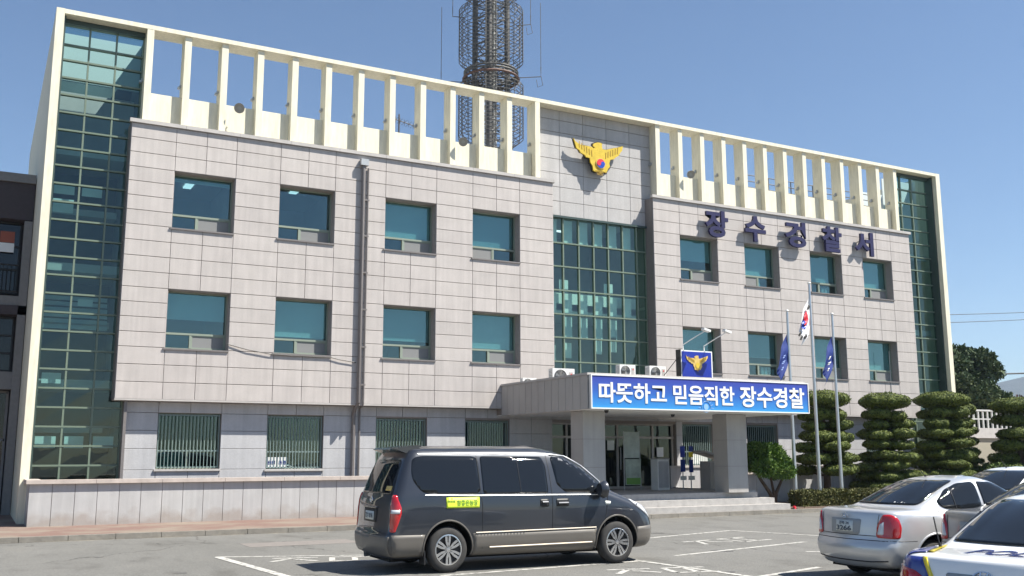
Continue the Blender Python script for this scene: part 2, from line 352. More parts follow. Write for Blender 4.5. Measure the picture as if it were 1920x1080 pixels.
# ------------------------------------------------------------------ the ground
GZ = -0.06; PZ = 0.05; KY = 24.9
g = MB(); g.box(-400, 3900, -300, 1500, GZ - 1, GZ, M['asphalt']); tag(g.build('asphalt_ground'), kind='structure')
g = MB()
g.box(-14, 60, KY + 0.15, 50, GZ + 0.004, PZ, M['pavers']); tag(g.build('pavement'), kind='structure')
g = MB()
x = -14
while x < 60:
    g.box(x + 0.006, x + 0.994, KY, KY + 0.148, GZ + 0.003, PZ + 0.012 + random.uniform(-.003, .004), M['kerb']); x += 1.0
tag(g.build('kerb'), kind='structure')
g = MB(); g.box(22.9, 44.6, 25.35, 28.5, PZ + 0.004, PZ + 0.05, M['soil']); tag(g.build('planting_bed'), kind='structure')

def line(g, a, b_, wdt=0.12, z=GZ + 0.004):
    a, b_ = Vector((a[0], a[1], 0)), Vector((b_[0], b_[1], 0)); d = (b_ - a).normalized(); n = Vector((-d.y, d.x, 0)) * wdt / 2
    g.add([(p.x, p.y, z) for p in (a - n, b_ - n, b_ + n, a + n)], [(0, 1, 2, 3)], M['white_line'])
g = MB()
K = 1.86 / 1.8
def L_(a, b_, wd=0.12, z=GZ + 0.004): line(g, (a[0] * K, a[1] * K), (b_[0] * K, b_[1] * K), wd, z)
L_((4.0, 18.95), (9.9, 16.6), 0.12); L_((4.04, 18.9), (4.55, 12.6), 0.16, GZ + 0.006)
L_((6.4, 14.33), (10.25, 14.62)); L_((10.3, 14.8), (10.55, 9.5), 0.12, GZ + 0.006)
L_((12.2, 18.2), (16.3, 19.35)); L_((16.3, 19.4), (17.6, 15.2), 0.12, GZ + 0.006); L_((11.4, 15.05), (15.6, 16.1))
L_((9.6, 11.6), (12.3, 12.4)); L_((14.0, 14.45), (15.2, 13.9))
# worn painted characters inside the bays
for (cx, cy, ang, sc) in ((5.6, 17.6, -18, 1.0), (9.75, 13.25, -15, 0.9), (14.3, 17.1, 10, 1.1)):
    ca, sa = math.cos(R(ang)), math.sin(R(ang))
    def q(x, y): return (cx + (x * ca - y * sa) * sc, cy + (x * sa + y * ca) * sc)
    for a, b_ in (((-0.9, 0.32), (-0.1, 0.32)), ((-0.5, 0.32), (-0.9, -0.3)), ((-0.5, 0.1), (-0.1, -0.25)), ((0.15, 0.35), (0.95, 0.35)), ((0.55, 0.35), (0.55, -0.35)), ((0.15, -0.35), (0.95, -0.35)), ((0.15, 0.35), (0.15, -0.35))):
        L_(q(*a), q(*b_), 0.11, GZ + 0.005)
tag(g.build('parking_marking'), kind='structure')
g = MB(); g.box(5.2, 7.6, 21.3, 22.3, GZ + 0.001, GZ + 0.003, mat('asphalt_patch', (0.18, 0.163, 0.150), 0.9, var=0.12, scale=9)); tag(g.build('asphalt_patch'), kind='structure')

sandm = mat('sandy_grit', (0.26, 0.24, 0.20), 0.95, var=0.2, scale=12)
g = MB(); xx = -10.0
while xx < 24:
    L0 = random.uniform(.5, 2.4); k = 6; top = []; bot = []
    for q in range(k + 1):
        f_ = q / k; w0 = .10 * math.sin(math.pi * f_) * random.uniform(.5, 1.3); top.append((xx + L0 * f_, KY - .002, GZ + .0012)); bot.append((xx + L0 * f_, KY - .01 - w0, GZ + .0012))
    g.add(top + bot, [(q, q + 1, k + 2 + q, k + 1 + q) for q in range(k)], sandm); xx += L0 + random.uniform(.0, .8)
tag(g.build('gutter_grit'), kind='structure')
oilm = mat('oil_stain', (0.085, 0.082, 0.078), 0.6, var=0.2, scale=6)
g = MB()
for cx, cy, r_ in ((13.2, 15.9, .22), (12.3, 17.6, .13), (3.1, 17.2, .12), (9.8, 19.3, .17), (6.9, 22.9, .10), (14.8, 20.2, .2), (2.2, 20.6, .08), (10.9, 13.0, .12)):
    g.add([(cx + r_ * math.cos(2 * math.pi * k / 14) * random.uniform(.7, 1.3), cy + r_ * .9 * math.sin(2 * math.pi * k / 14) * random.uniform(.7, 1.3), GZ + .0022) for k in range(14)], [tuple(range(14))], oilm)
tag(g.build('oil_stains'), kind='structure')

# ------------------------------------------------------------------ main building
B = thing('police_station', 'three storey station clad in pink granite with cream fin frame and green glass towers', 'building', (0, 0, 0))
ZT, ZB = 11.53, 3.41
CW = [(4.63, 6.43), (7.80, 9.59), (11.31, 13.14), (14.50, 16.34), (23.37, 25.20), (26.58, 28.39), (30.11, 31.91), (33.19, 34.95)]
def walls(holes, x0, x1, z0, z1, y0, y1, m, mb):
    xs = sorted({x0, x1} | {h[0] for h in holes} | {h[1] for h in holes}); zs = sorted({z0, z1} | {h[2] for h in holes} | {h[3] for h in holes})
    for i in range(len(xs) - 1):
        for j in range(len(zs) - 1):
            cx, cz = (xs[i] + xs[i + 1]) / 2, (zs[j] + zs[j + 1]) / 2
            if any(h[0] < cx < h[1] and h[2] < cz < h[3] for h in holes): continue
            mb.box(xs[i], xs[i + 1], y0, y1, zs[j], zs[j + 1], m)
def slab(mb, x0, x1, z0, z1, y, m, gap=0.0055, th=0.028, gz=0.0085):
    """one stone slab with bevelled rim, front face at y"""
    a = 0.006
    vs = [(x0 + gap, y + th, z0 + gz), (x1 - gap, y + th, z0 + gz), (x1 - gap, y + th, z1 - gz), (x0 + gap, y + th, z1 - gz),
          (x0 + gap, y + a, z0 + gz), (x1 - gap, y + a, z0 + gz), (x1 - gap, y + a, z1 - gz), (x0 + gap, y + a, z1 - gz),
          (x0 + gap + a, y, z0 + gz + a), (x1 - gap - a, y, z0 + gz + a), (x1 - gap - a, y, z1 - gz - a), (x0 + gap + a, y, z1 - gz - a)]
    fs = [(8, 9, 10, 11)] + [(k, (k + 1) % 4, 4 + (k + 1) % 4, 4 + k) for k in range(4)] + [(4 + k, 4 + (k + 1) % 4, 8 + (k + 1) % 4, 8 + k) for k in range(4)]
    mb.add(vs, fs, m)
UZ = (8.48, 10.206); LZ = (4.91, 6.64)
rows = [ZT - (ZT - UZ[1]) / 3 * i for i in range(3)] + [UZ[1] - (UZ[1] - UZ[0]) / 4 * i for i in range(4)] + [UZ[0] - (UZ[0] - LZ[1]) / 4 * i for i in range(4)] + \
       [LZ[1] - (LZ[1] - LZ[0]) / 4 * i for i in range(4)] + [LZ[0] - (LZ[0] - ZB) / 3 * i for i in range(4)]
def clad_block(x0, x1, wins, name):
    holes = [(a, b_, z[0], z[1]) for a, b_ in wins for z in (UZ, LZ)]
    bk = MB(); walls(holes, x0, x1, ZB + 0.02, ZT, 30.03, 30.42, M['joint'], bk)
    bk.box(x0, x1, 30.0, 30.62, ZB - 0.03, ZB + 0.02, M['coping'])
    bk.box(x0 - 0.02, x0, 30.03, 30.62, ZB, ZT, M['pipe'])
    bk.box(x1, x1 + 0.02, 30.03, 30.62, ZB, ZT, M['clad'])
    bk.build('wall_backing', B, norm=True)
    p = MB()
    cols = [(x0, wins[0][0], 0)]
    for i, (a, b_) in enumerate(wins):
        cols += [(a, (a + b_) / 2, 1), ((a + b_) / 2, b_, 1), (b_, wins[i + 1][0] if i + 1 < len(wins) else x1, 0)]
    for a, b_, isw in cols:
        for j in range(len(rows) - 1):
            z1, z0 = rows[j], rows[j + 1]
            if isw and (UZ[0] <= z0 + .01 and z1 <= UZ[1] + .01 or LZ[0] <= z0 + .01 and z1 <= LZ[1] + .01): continue
            slab(p, a, b_, z0, z1, 30.0, M['clad'])
    p.build('cladding', B)
    c = MB(); xx = x0 - 0.06
    while xx < x1 + 0.05:
        e = min(xx + 1.6, x1 + 0.07); c.box(xx, e - 0.006, 29.93, 30.08, ZT + 0.0, ZT + 0.11, M['coping']); xx = e
    c.build('coping', B)
clad_block(3.351, 17.70, CW[:4], 'left'); clad_block(22.13, 36.17, CW[4:], 'right')

def window(x0, x1, z0, z1, y, frame, blind, swap=False, blindh=0.8, screen=True, light=False, junk=None):
    w_ = MB(); t = 0.05; zt = z0 + (z1 - z0) * 0.27; xm = x0 + (x1 - x0) * (0.42 if not swap else 0.52)
    fr = bpy.data.objects.new('window', None); COL.objects.link(fr); fr.parent = B; fr.location = ((x0 + x1) / 2, y, z0)
    ox, oy, oz = fr.location
    def bx(mb, a, b_, c, d, e, f, m): mb.box(a - ox, b_ - ox, c - oy, d - oy, e - oz, f - oz, m)
    bx(w_, x0, x0 + t, y - .05, y + .05, z0, z1, frame); bx(w_, x1 - t, x1, y - .05, y + .05, z0, z1, frame)
    bx(w_, x0 + t, x1 - t, y - .05, y + .05, z1 - t, z1, frame); bx(w_, x0 + t, x1 - t, y - .05, y + .05, z0, z0 + t, frame)
    bx(w_, x0 + t, x1 - t, y - .06, y + .05, zt - .03, zt + .03, frame); bx(w_, xm - .03, xm + .03, y - .055, y + .05, z0 + t, zt - .03, frame)
    # sash around the screen
    a, b_ = (xm + .03, x1 - t) if not swap else (x0 + t, xm - .03)
    for s0, s1, s2, s3 in ((a, a + .03, z0 + t, zt - .03), (b_ - .03, b_, z0 + t, zt - .03), (a + .03, b_ - .03, zt - .06, zt - .03), (a + .03, b_ - .03, z0 + t, z0 + t + .03)):
        bx(w_, s0, s1, y - .045, y - .01, s2, s3, frame)
    w_.build('frame', fr)
    gl = MB(); bx(gl, x0 + t, x1 - t, y, y + .008, z0 + t, z1 - t, M['glass']); gl.build('pane', fr)
    if screen:
        sc = MB(); bx(sc, a + .03, b_ - .03, y - .03, y - .022, z0 + t + .03, zt - .06, M['screen']); sc.build('screen', fr)
    if blindh > 0:
        bl = MB(); bx(bl, x0 + .06, x1 - .06, y + .07, y + .09, z1 - (z1 - z0) * blindh, z1 - .05, blind); bx(bl, x0 + .06, x1 - .06, y + .06, y + .10, z1 - (z1 - z0) * blindh - .03, z1 - (z1 - z0) * blindh, M['blind']); bl.build('blind', fr)
    sl = MB(); bx(sl, x0 - .06, x1 + .01, 29.955, y - .05, z0 - .05, z0 - .005, M['pipe']); sl.build('sill', fr)
    rv = MB(); d = M['reveal']
    bx(rv, x0 - .002, x0 + .012, 30.03, y - .05, z0, z1, d); bx(rv, x1 - .012, x1 + .002, 30.03, y - .05, z0, z1, d); bx(rv, x0 + .012, x1 - .012, 30.03, y - .05, z1 - .012, z1 + .002, d)
    rv.build('reveal', fr)
    if junk:
        j = MB()
        for k in range(junk): xx = x0 + (x1 - x0) * (0.55 + 0.1 * k); bx(j, xx, xx + .13, y + .03, y + .06, z0 + .08, z0 + .08 + random.uniform(.22, .32), M['white'])
        j.build('papers', fr)
BH = {0: (0.10, 0.46), 1: (0.0, 0.66), 2: (0.70, 0.62), 3: (0.72, 0.68), 4: (0.5, 0.5), 5: (0.72, 0.55), 6: (0.72, 0.7), 7: (0.70, 0.7)}
for i, (a, b_) in enumerate(CW):
    for lvl, zz in ((0, UZ), (1, LZ)):
        bh = BH[i][lvl]
        window(a, b_, zz[0], zz[1], 30.40, M['frame_win'], M['blind'] if (i + lvl) % 3 else M['blind_dim'], swap=(i, lvl) in ((3, 0), (5, 0)), blindh=bh,
               junk={(6, 0): 3, (5, 1): 4, (6, 1): 2, (0, 0): 3, (1, 0): 3, (5, 0): 1, (4, 0): 0}.get((i, lvl)), screen=(i, lvl) not in ((6, 0), (5, 1)))
# rooms behind the windows
rm = MB()
for (x0, x1) in ((3.4, 17.6), (22.2, 36.1)):
    for z0, z1 in ((4.0, 7.3), (7.5, 10.9)):
        rm.box(x0, x1, 30.5, 36, z0 - .1, z0, M['room']); rm.box(x0, x1, 30.5, 36, z1, z1 + .1, M['room_ceiling']); rm.box(x0, x1, 36, 36.1, z0, z1, M['room'])
        k = 0
        while x0 + k * 3.45 < x1 - .2: rm.box(x0 + k * 3.45, x0 + k * 3.45 + .08, 30.55, 35.95, z0 + .005, z1 - .005, M['room']); k += 1
rm.box(17.72, 22.1, 34.5, 34.6, PZ + .6, 10.9, M['room'])
rm.box(17.72, 22.1, 31.2, 34.4, 7.1, 7.35, M['room_ceiling']); rm.box(17.72, 22.1, 31.2, 34.4, 3.9, 4.15, M['room_ceiling']); rm.box(17.72, 22.1, 31.2, 34.4, 10.6, 10.7, M['room_ceiling'])
rm.box(17.72, 22.1, 31.2, 31.3, 6.95, 7.75, M['blind'])
for xx in (1.348, 3.66): rm.box(xx, xx + .04, 30.72, 33.5, PZ, 14.5, M['room_dark'])
rm.box(1.39, 3.66, 33.5, 33.6, PZ, 14.5, M['room_dark'])
for x0, x1, z0, z1 in ((1.45, 1.98, 2.05, 2.38), (2.2, 2.7, 2.05, 2.38), (2.95, 3.5, 2.05, 2.38), (1.5, 2.0, 3.85, 4.15), (1.45, 2.0, 9.35, 9.6), (2.2, 2.75, 9.35, 9.6), (1.45, 2.0, 8.8, 9.2), (2.3, 2.7, 6.1, 6.3)): rm.box(x0, x1, 30.9, 30.92, z0, z1, M['blind'])
rm.box(1.39, 3.65, 30.8, 33.4, PZ + .001, PZ + .03, M['room_dark']); rm.box(1.39, 3.66, 31.5, 31.55, 13.0, 14.5, M['blind_dim']); rm.box(1.39, 3.66, 32.5, 32.55, 11.2, 13.0, M['room']); rm.box(36.3, 38.28, 31.4, 31.45, 11.6, 14.5, M['blind_dim'])
for zz in (4.0, 7.4, 10.9): rm.box(1.39, 3.65, 31.3, 33.5, zz - .25, zz, M['room_ceiling'])
for zz in (2.7, 5.8, 9.2): rm.box(1.36, 3.3, 32.0, 32.8, zz - .2, zz, M['room_ceiling'])
for k in range(6): rm.box(1.45, 3.2, 31.6 + k * .08, 31.63 + k * .08, 5.5 + k * .18, 5.62 + k * .18, M['blind_dim'])
rm.box(36.3, 38.3, 33, 33.1, PZ, 14.3, M['blind_dim'])
for zz in (4.0, 7.4, 10.9): rm.box(36.3, 38.3, 30.9, 33, zz - .25, zz, M['room_ceiling'])
rm.build('interior', B)
lt = MB()
for (x, y, z) in ((5.6, 31.6, 10.89), (5.6, 33.4, 10.89), (5.9, 32.0, 7.29), (12.6, 31.6, 10.89), (9.0, 32.4, 10.89)):
    lt.box(x, x + .26, y, y + 1.0, z - .03, z, M['tube'])
lt.box(18.6, 20.0, 33.0, 33.12, 10.55, 10.59, M['tube'])
lt.build('ceiling_light', B)

# cream frame: outer posts, top beam, fins, low roof wall
FY, FD = 30.1, 0.56
f = MB(); f.box(1.12, 1.345, FY - .06, 46, GZ, 14.66, M['cream']); f.build('side_wall', B)
f = MB(); f.box(38.30, 38.56, FY - .06, 46, GZ, 14.66, M['cream']); f.build('side_wall', B)
f = MB(); f.box(1.347, 38.298, FY - .055, FY + FD + .1, 14.52, 14.655, M['cream']); f.build('top_beam', B)
finx = [3.63 + i * (17.02 - 3.63) / 12 for i in range(13)] + [22.42 + i * (35.56 - 22.42) / 12 for i in range(13)]
for i, xx in enumerate(finx):
    f = MB(); f.box(xx, xx + .20, FY + (-.05 if i in (0, 12) else .01), FY + FD, 10.48 if i in (12, 13) else ZT, 14.518, M['cream']); 
    f.box(xx - .05, xx, FY + .30, FY + .36, 12.98, 13.06, M['steel']); f.box(xx - .10, xx - .04, FY + .27, FY + .39, 12.92, 12.99, M['steel']); f.build('fin', B)
f = MB(); f.box(3.85, 17.0, FY + .24, FY + .50, ZT, 12.62, M['cream']); f.box(22.64, 35.5, FY + .24, FY + .50, ZT, 12.66, M['cream'])
f.build('roof_parapet', B)
f = MB(); f.box(3.72, 36.28, 30.7, 46, 11.35, 11.5, M['room']); f.box(1.36, 38.28, 45.8, 46, GZ, 12.4, M['cream']); f.build('roof_slab', B)
# glass-tower returns
f = MB(); f.box(3.64, 3.72, FY + .05, 31.2, PZ, ZB - .04, M['pipe']); f.build('corner_trim', B)

# emblem bay wall
p = MB(); bx_ = [17.22, 18.30, 19.33, 20.38, 21.44, 22.42]; bz = [14.52, 14.14, 13.665, 13.15, 12.63, 12.105, 11.57, 11.03, 10.49]
for i in range(5):
    for j in range(8): slab(p, bx_[i], bx_[i + 1], bz[j + 1], bz[j], 30.5, M['clad_bay'])
slab(p, 17.72, 18.30, 10.2, 10.49, 30.5, M['clad_bay']) if False else None
p.box(17.22, 22.42, 30.53, 30.68, 10.47, 14.51, M['joint']); p.build('emblem_wall', B)

# curtain walls
def curtain(name, xs, zs, y, bar, depth=0.07, capx=None, gm='glass_dk', vw=0.05, hw=0.05, pro=0.06):
    e = bpy.data.objects.new(name, None); COL.objects.link(e); e.parent = B
    m = MB()
    for xx in xs: m.box(xx - vw / 2, xx + vw / 2, y - pro, y + .06, zs[-1], zs[0], bar)
    for zz in zs: m.box(xs[0], xs[-1], y - pro - .012, y + .055, zz - hw / 2, zz + hw / 2, bar)
    m.build('mullion', e)
    gl = MB()
    for i in range(len(xs) - 1):
        for j in range(len(zs) - 1):
            d = random.uniform(-.004, .004)
            gl.add([(xs[i] + vw / 2, y + random.uniform(-.003, .003), zs[j + 1] + hw / 2), (xs[i + 1] - vw / 2, y + d, zs[j + 1] + hw / 2), (xs[i + 1] - vw / 2, y + random.uniform(-.003, .003), zs[j] - hw / 2), (xs[i] + vw / 2, y + d, zs[j] - hw / 2)], [(0, 1, 2, 3)], M[gm])
    gl.build('panes', e, norm=False)
    return e
tz = [14.40, 13.78, 13.31, 12.77, 12.25] + [12.25 - (12.25 - 1.30) / 20.5 * k for k in range(1, 21)] + [1.1]
curtain('glass_tower', [1.36, 2.10, 2.85, 3.62], tz, 30.62, M['frame_green'])
curtain('glass_tower', [35.8, 36.52, 37.25, 38.27], [14.42 - .62 * k for k in range(22)] + [.9], 30.62, M['frame_green'], pro=.06)
f = MB(); f.box(1.352, 1.40, 30.2, 30.60, 1.1, 14.51, M['frame_dark']); f.box(1.40, 3.62, 30.42, 30.60, 14.38, 14.515, M['frame_dark']); f.build('tower_head', B); f = MB(); f.box(38.22, 38.295, 30.25, 30.60, 1.0, 14.51, M['frame_dark']); f.box(36.2, 38.2, 30.42, 30.6, 14.38, 14.515, M['frame_dark']); f.build('tower_head', B)
ce = curtain('central_curtain_wall', [17.75, 18.42, 19.09, 19.74, 20.39, 21.04, 21.68, 22.1], [10.44, 9.47, 8.60, 7.72, 6.85, 6.0, 5.13, 4.3, 3.5], 30.55, M['frame_green'], gm='glass_bay', vw=.05)
m = MB()
for i, xx in enumerate([17.75, 18.42, 19.09, 19.74, 20.39, 21.04]):
    x1 = xx + .58
    if True: m.box(xx + .1, x1 - .04, 30.75, 30.78, 9.5, 10.4, M['blind'])  # pale sheets added behind the glass so the top row looks brighter
    m.box(xx + .14, x1 - .08, 30.75, 30.78, 6.95, 7.66, M['blind'])
    if i in (0, 1, 3, 4): m.box(xx + .12, x1 - .1, 30.80, 30.83, 5.2 + .1 * i, 5.2 + .1 * i + .55, M['blind'])
    if i in (1, 2, 3, 4): m.box(xx + .12, x1 - .06, 30.80, 30.83, 6.05, 6.8, M['blind_dim'])
    if i in (0, 1, 4): m.box(xx + .08, x1 - .12, 30.95, 30.98, 7.75, 8.2, M['blind'])
m.build('curtain', ce)
m = MB(); m.box(17.72, 22.12, 30.40, 30.545, 10.40, 10.47, M['frame_dark']); m.box(17.70, 17.735, 30.1, 30.60, ZB, 10.4, M['clad']); m.build('curtain_wall_head', B)

# ground floor wall
GW = [(4.62, 6.42, 1.45, 3.06), (7.80, 9.56, 1.42, 3.05), (11.30, 13.07, 1.42, 3.02), (14.46, 16.15, 1.42, 3.0), (23.54, 25.0, 1.42, 2.98), (26.7, 28.3, 1.42, 2.98), (30.1, 31.9, 1.42, 2.98), (33.2, 34.9, 1.42, 2.98)]
EN = (17.85, 23.25, .60, 2.96)
bk = MB(); walls(GW + [EN], 3.66, 36.1, GZ, ZB - .035, 30.46, 30.71, M['joint'], bk); bk.build('wall_backing', B)
p = MB(); gr = [3.375, 3.06, 2.55, 2.03, 1.43, .9, .35, -.05]
gx = [3.66, 4.62, 5.52, 6.42, 7.80, 8.68, 9.56, 11.30, 12.2, 13.07, 14.46, 15.3, 16.15, 17.0, 17.85, 18.9, 20.1, 21.3, 22.4, 23.25, 23.54, 24.3, 25.0, 26.7, 27.5, 28.3, 30.1, 31, 31.9, 33.2, 34, 34.9, 36.1]
for i in range(len(gx) - 1):
    for j in range(len(gr) - 1):
        cx, cz = (gx[i] + gx[i + 1]) / 2, (gr[j] + gr[j + 1]) / 2
        hit = any(h[0] - .01 < cx < h[1] + .01 and h[2] < cz < h[3] for h in GW + [EN])
        if hit: continue
        slab(p, gx[i], gx[i + 1], gr[j + 1], gr[j], 30.43, M['clad_grey'], gap=.006, gz=.006)
p.build('ground_floor_cladding', B)
rm = MB(); rm.box(3.7, 36.1, 33.5, 33.6, 0, 3.3, M['room']); rm.box(3.7, 36.1, 30.9, 33.5, 3.2, 3.3, M['room']); rm.box(3.7, 36.1, 30.9, 33.5, .55, .6, M['room'])
for xx in (7.2, 10.6, 13.8, 17.5, 23.3, 26.0, 29.2, 32.6, 36.0): rm.box(xx, xx + .1, 30.9, 33.5, .6, 3.2, M['room'])
rm.build('interior', B)
for i, (a, b_, z0, z1) in enumerate(GW):
    e = bpy.data.objects.new('window', None); COL.objects.link(e); e.parent = B; e.location = ((a + b_) / 2, 30.8, z0)
    def bx(mb, x0, x1, y0, y1, c, d, m): mb.box(x0 - e.location.x, x1 - e.location.x, y0 - 30.8, y1 - 30.8, c - z0, d - z0, m)
    m = MB(); fr_ = M['frame_win']
    for q in ((a, a + .05, z0, z1), (b_ - .05, b_, z0, z1), (a + .05, b_ - .05, z1 - .05, z1), (a + .05, b_ - .05, z0, z0 + .05), (a + .05, b_ - .05, z0 + .50, z0 + .55), ((a + b_) / 2 - .02, (a + b_) / 2 + .02, z0 + .05, z0 + .5)):
        bx(m, q[0], q[1], 30.62, 30.70, q[2], q[3], fr_)
    m.build('frame', e)
    m = MB(); bx(m, a + .05, b_ - .05, 30.66, 30.668, z0 + .05, z1 - .05, M['glass_dk']); m.build('pane', e)
    m = MB(); bx(m, a - .05, b_ + .03, 30.37, 30.61, z0 - .06, z0 - .005, M['coping']); m.build('sill', e)
    m = MB(); n = 17 if i < 4 else 15
    for k in range(n + 1):
        xx = a + .04 + (b_ - a - .08) * k / n; bx(m, xx - .009, xx + .009, 30.50, 30.52, z0 + .03, z1 - .02, M['bars'])
    for zz in (z0 + .05, z0 + .52, z1 - .06): bx(m, a + .02, b_ - .02, 30.525, 30.54, zz - .015, zz + .015, M['bars'])
    m.build('security_bars', e)
    m = MB(); bx(m, a + .1, b_ - .1, 30.85, 30.87, z0 + (.62 if i % 2 else .5), z1 - .06, M['inside_shade']); m.build('blind', e)  # dark sheet painted as the shade of the room behind the pane
    if i in (0, 1, 4):
        m = MB()
        if i == 0: bx(m, a + .1, a + .85, 30.80, 30.83, z0 + .08, z0 + .46, M['coping'])
        if i == 1: bx(m, a + .05, a + .35, 30.56, 30.58, z0 + .06, z0 + .36, M['white']); bx(m, a + .38, a + .68, 30.56, 30.58, z0 + .06, z0 + .36, M['white'])
        if i == 4: bx(m, a + .5, a + 1.25, 30.56, 30.61, z0 + .02, z0 + .5, M['white'])
        m.build('paper_notice', e)
        if i == 1:
            for s0 in (.09, .42): t = MB(); text_mesh('신속 공정', a + s0 - e.location.x, a + s0 + .22 - e.location.x, .14, .26, 30.55 - 30.8, .006, M['signblue'], t, .02); t.build('notice_text', e)

# entrance glazing
e = bpy.data.objects.new('entrance_glazing', None); COL.objects.link(e); e.parent = B
m = MB(); fm = M['coping']
for xx in (17.87, 18.55, 19.28, 20.14, 20.72, 22.3, 23.2): m.box(xx - .035, xx + .035, 30.62, 30.74, .66, 2.96, fm)
m.box(17.85, 23.25, 30.615, 30.745, 2.90, 2.96, fm); m.box(17.85, 23.25, 30.61, 30.75, 2.42, 2.50, fm); m.box(17.85, 23.25, 30.61, 30.75, .62, .70, fm); m.build('door_frame', e)
m = MB(); m.box(17.9, 23.2, 30.68, 30.69, .7, 2.9, M['glass_door']); m.build('panes', e)
m = MB(); m.box(20.25, 20.55, 30.60, 30.605, 2.0, 2.35, M['blind']); m.box(22.45, 22.75, 30.60, 30.605, 1.75, 2.1, M['white']); m.build('paper_notice', e)
m = MB(); m.tube([(20.80, 30.56, 1.3), (20.80, 30.56, 2.1)], .018, M['steel']); m.tube([(22.2, 30.56, 1.3), (22.2, 30.56, 2.1)], .018, M['steel']); m.build('door_handle', e)

# canopy with columns and steps
CX0, CX1, CY0, CZ0, CZ1 = 15.60, 24.05, 24.55, 3.14, 4.16
cn = bpy.data.objects.new('canopy', None); COL.objects.link(cn); cn.parent = B
m = MB(); m.box(CX0 + .03, CX1 - .03, CY0 + .03, 29.985, CZ0 + .02, 3.80, M['joint']); m.box(CX0 + .05, CX1 - .05, 29.985, 30.55, CZ0 + .02, ZB - .04, M['joint'])
m.box(CX0 - .03, CX1 + .03, CY0 - .04, CY0 + .18, CZ1 - .03, CZ1 + .035, M['coping']); m.box(CX0 - .03, CX0 + .18, CY0 + .18, 29.985, CZ1 - .03, CZ1 + .035, M['coping']); m.box(CX1 - .18, CX1 + .03, CY0 + .18, 29.985, CZ1 - .03, CZ1 + .035, M['coping']); m.box(CX0 + .031, CX0 + .15, CY0 + .15, 29.98, 3.801, CZ1 - .031, M['coping']); m.box(CX1 - .15, CX1 - .031, CY0 + .15, 29.98, 3.801, CZ1 - .031, M['coping']); m.box(CX0 + .031, CX1 - .031, CY0 + .031, CY0 + .149, 3.801, CZ1 - .031, M['coping']); m.build('roof_slab', cn)
m = MB(); yy = CY0
ys = [CY0 + i * (29.98 - CY0) / 13 for i in range(14)]
for i in range(13): m.box(CX0, CX0 + .03, ys[i] + .008, ys[i + 1] - .008, CZ0, CZ1 - .032, M['canopy']); m.box(CX1 - .03, CX1, ys[i] + .008, ys[i + 1] - .008, CZ0, CZ1 - .032, M['canopy'])
xs_ = [CX0 + .03 + i * (CX1 - CX0 - .06) / 14 for i in range(15)]
for i in range(14): m.box(xs_[i] + .006, xs_[i + 1] - .006, CY0, CY0 + .03, CZ0, CZ1 - .032, M['canopy'])
m.build('fascia_panel', cn)
m = MB()
for i in range(7):
    for j in range(4): m.box(CX0 + .05 + i * 1.19, CX0 + .05 + i * 1.19 + 1.18, CY0 + .06 + j * 1.47, CY0 + .06 + j * 1.47 + 1.46, CZ0 - .0, CZ0 + .02, M['white'])
m.build('soffit', cn)
for x0, x1 in ((16.02, 16.80), (21.52, 22.34)):
    m = MB()
    for z0, z1 in ((.62, 1.45), (1.46, 2.29), (2.30, 3.13)): m.box(x0, x1, 25.5, 26.2, z0, z1, M['canopy'])
    m.box(x0 + .01, x1 - .01, 25.51, 26.19, .62, 3.13, M['joint']); m.build('column', cn)
m = MB(); m.box(15.5, 22.9, 25.72, 30.6, PZ + .003, .62, M['step']); m.box(15.2, 23.3, 25.36, 25.719, PZ + .003, .43, M['step']); m.box(14.9, 23.7, 25.06, 25.359, PZ + .003, .24, M['step'])
m.box(22.901, 23.3, 25.72, 28.4, PZ + .003, .43, M['step']); m.box(23.301, 23.7, 25.36, 28.4, PZ + .003, .24, M['step']); m.build('entrance_steps', B)
m = MB(); m.box(22.6, 22.9, 25.8, 30.5, .62, .66, M['coping'])
m.box(22.5, 25.6, 29.85, 30.55, PZ, 1.36, M['clad_grey']); m.box(22.45, 25.65, 29.80, 30.57, 1.36, 1.42, M['coping']); m.build('planter_wall', B)
# downpipe, conduit and cable
m = MB(); m.tube([(10.50, 29.90, 11.25), (10.50, 29.90, 3.45), (10.50, 30.2, 3.3), (10.50, 30.33, 3.15), (10.50, 30.33, .1)], .062, M['pipe'], 10)
m.box(10.38, 10.64, 29.80, 29.985, 11.15, 11.36, M['steel'])
m.build('downpipe', B, smooth=True); m = MB(); m.tube([(10.68, 29.95, 11.1), (10.68, 29.95, 3.42), (10.72, 30.38, 3.3), (10.72, 30.38, .1)], .03, M['pipe'], 6)
for zz in np.arange(4, 11, 1.2): m.box(10.56, 10.73, 29.93, 29.995, zz, zz + .05, M['pipe'])
m.build('conduit', B)
m = MB(); m.tube([(6.4, 29.97, 5.1), (7.0, 29.95, 4.96), (7.7, 29.95, 4.86), (8.4, 29.955, 4.84), (9.6, 29.955, 4.84), (9.9, 29.95, 4.78), (10.4, 29.95, 4.72)], .014, M['black'], 5)
m.tube([(34.4, 29.98, 6.2), (34.4, 29.98, 3.45)], .012, M['steel'], 5); m.build('wall_cable', B)
# roof railing behind the right-hand fins, roof structures
m = MB()
for zz in (12.85, 13.12, 13.39, 13.66): m.tube([(28.2, 31.6, zz), (36.0, 31.6, zz)], .02, M['mast'], 6)
for xx in np.arange(28.2, 36.1, 1.3): m.tube([(xx, 31.6, 11.5), (xx, 31.6, 13.66)], .025, M['mast'], 6)
m.build('roof_railing', B)
m = MB(); m.box(36.3, 38.2, 36, 42, 11.5, 13.6, M['rust']); m.box(34, 36.3, 40, 44, 11.5, 13.3, M['rust']); m.build('stair_head', B)
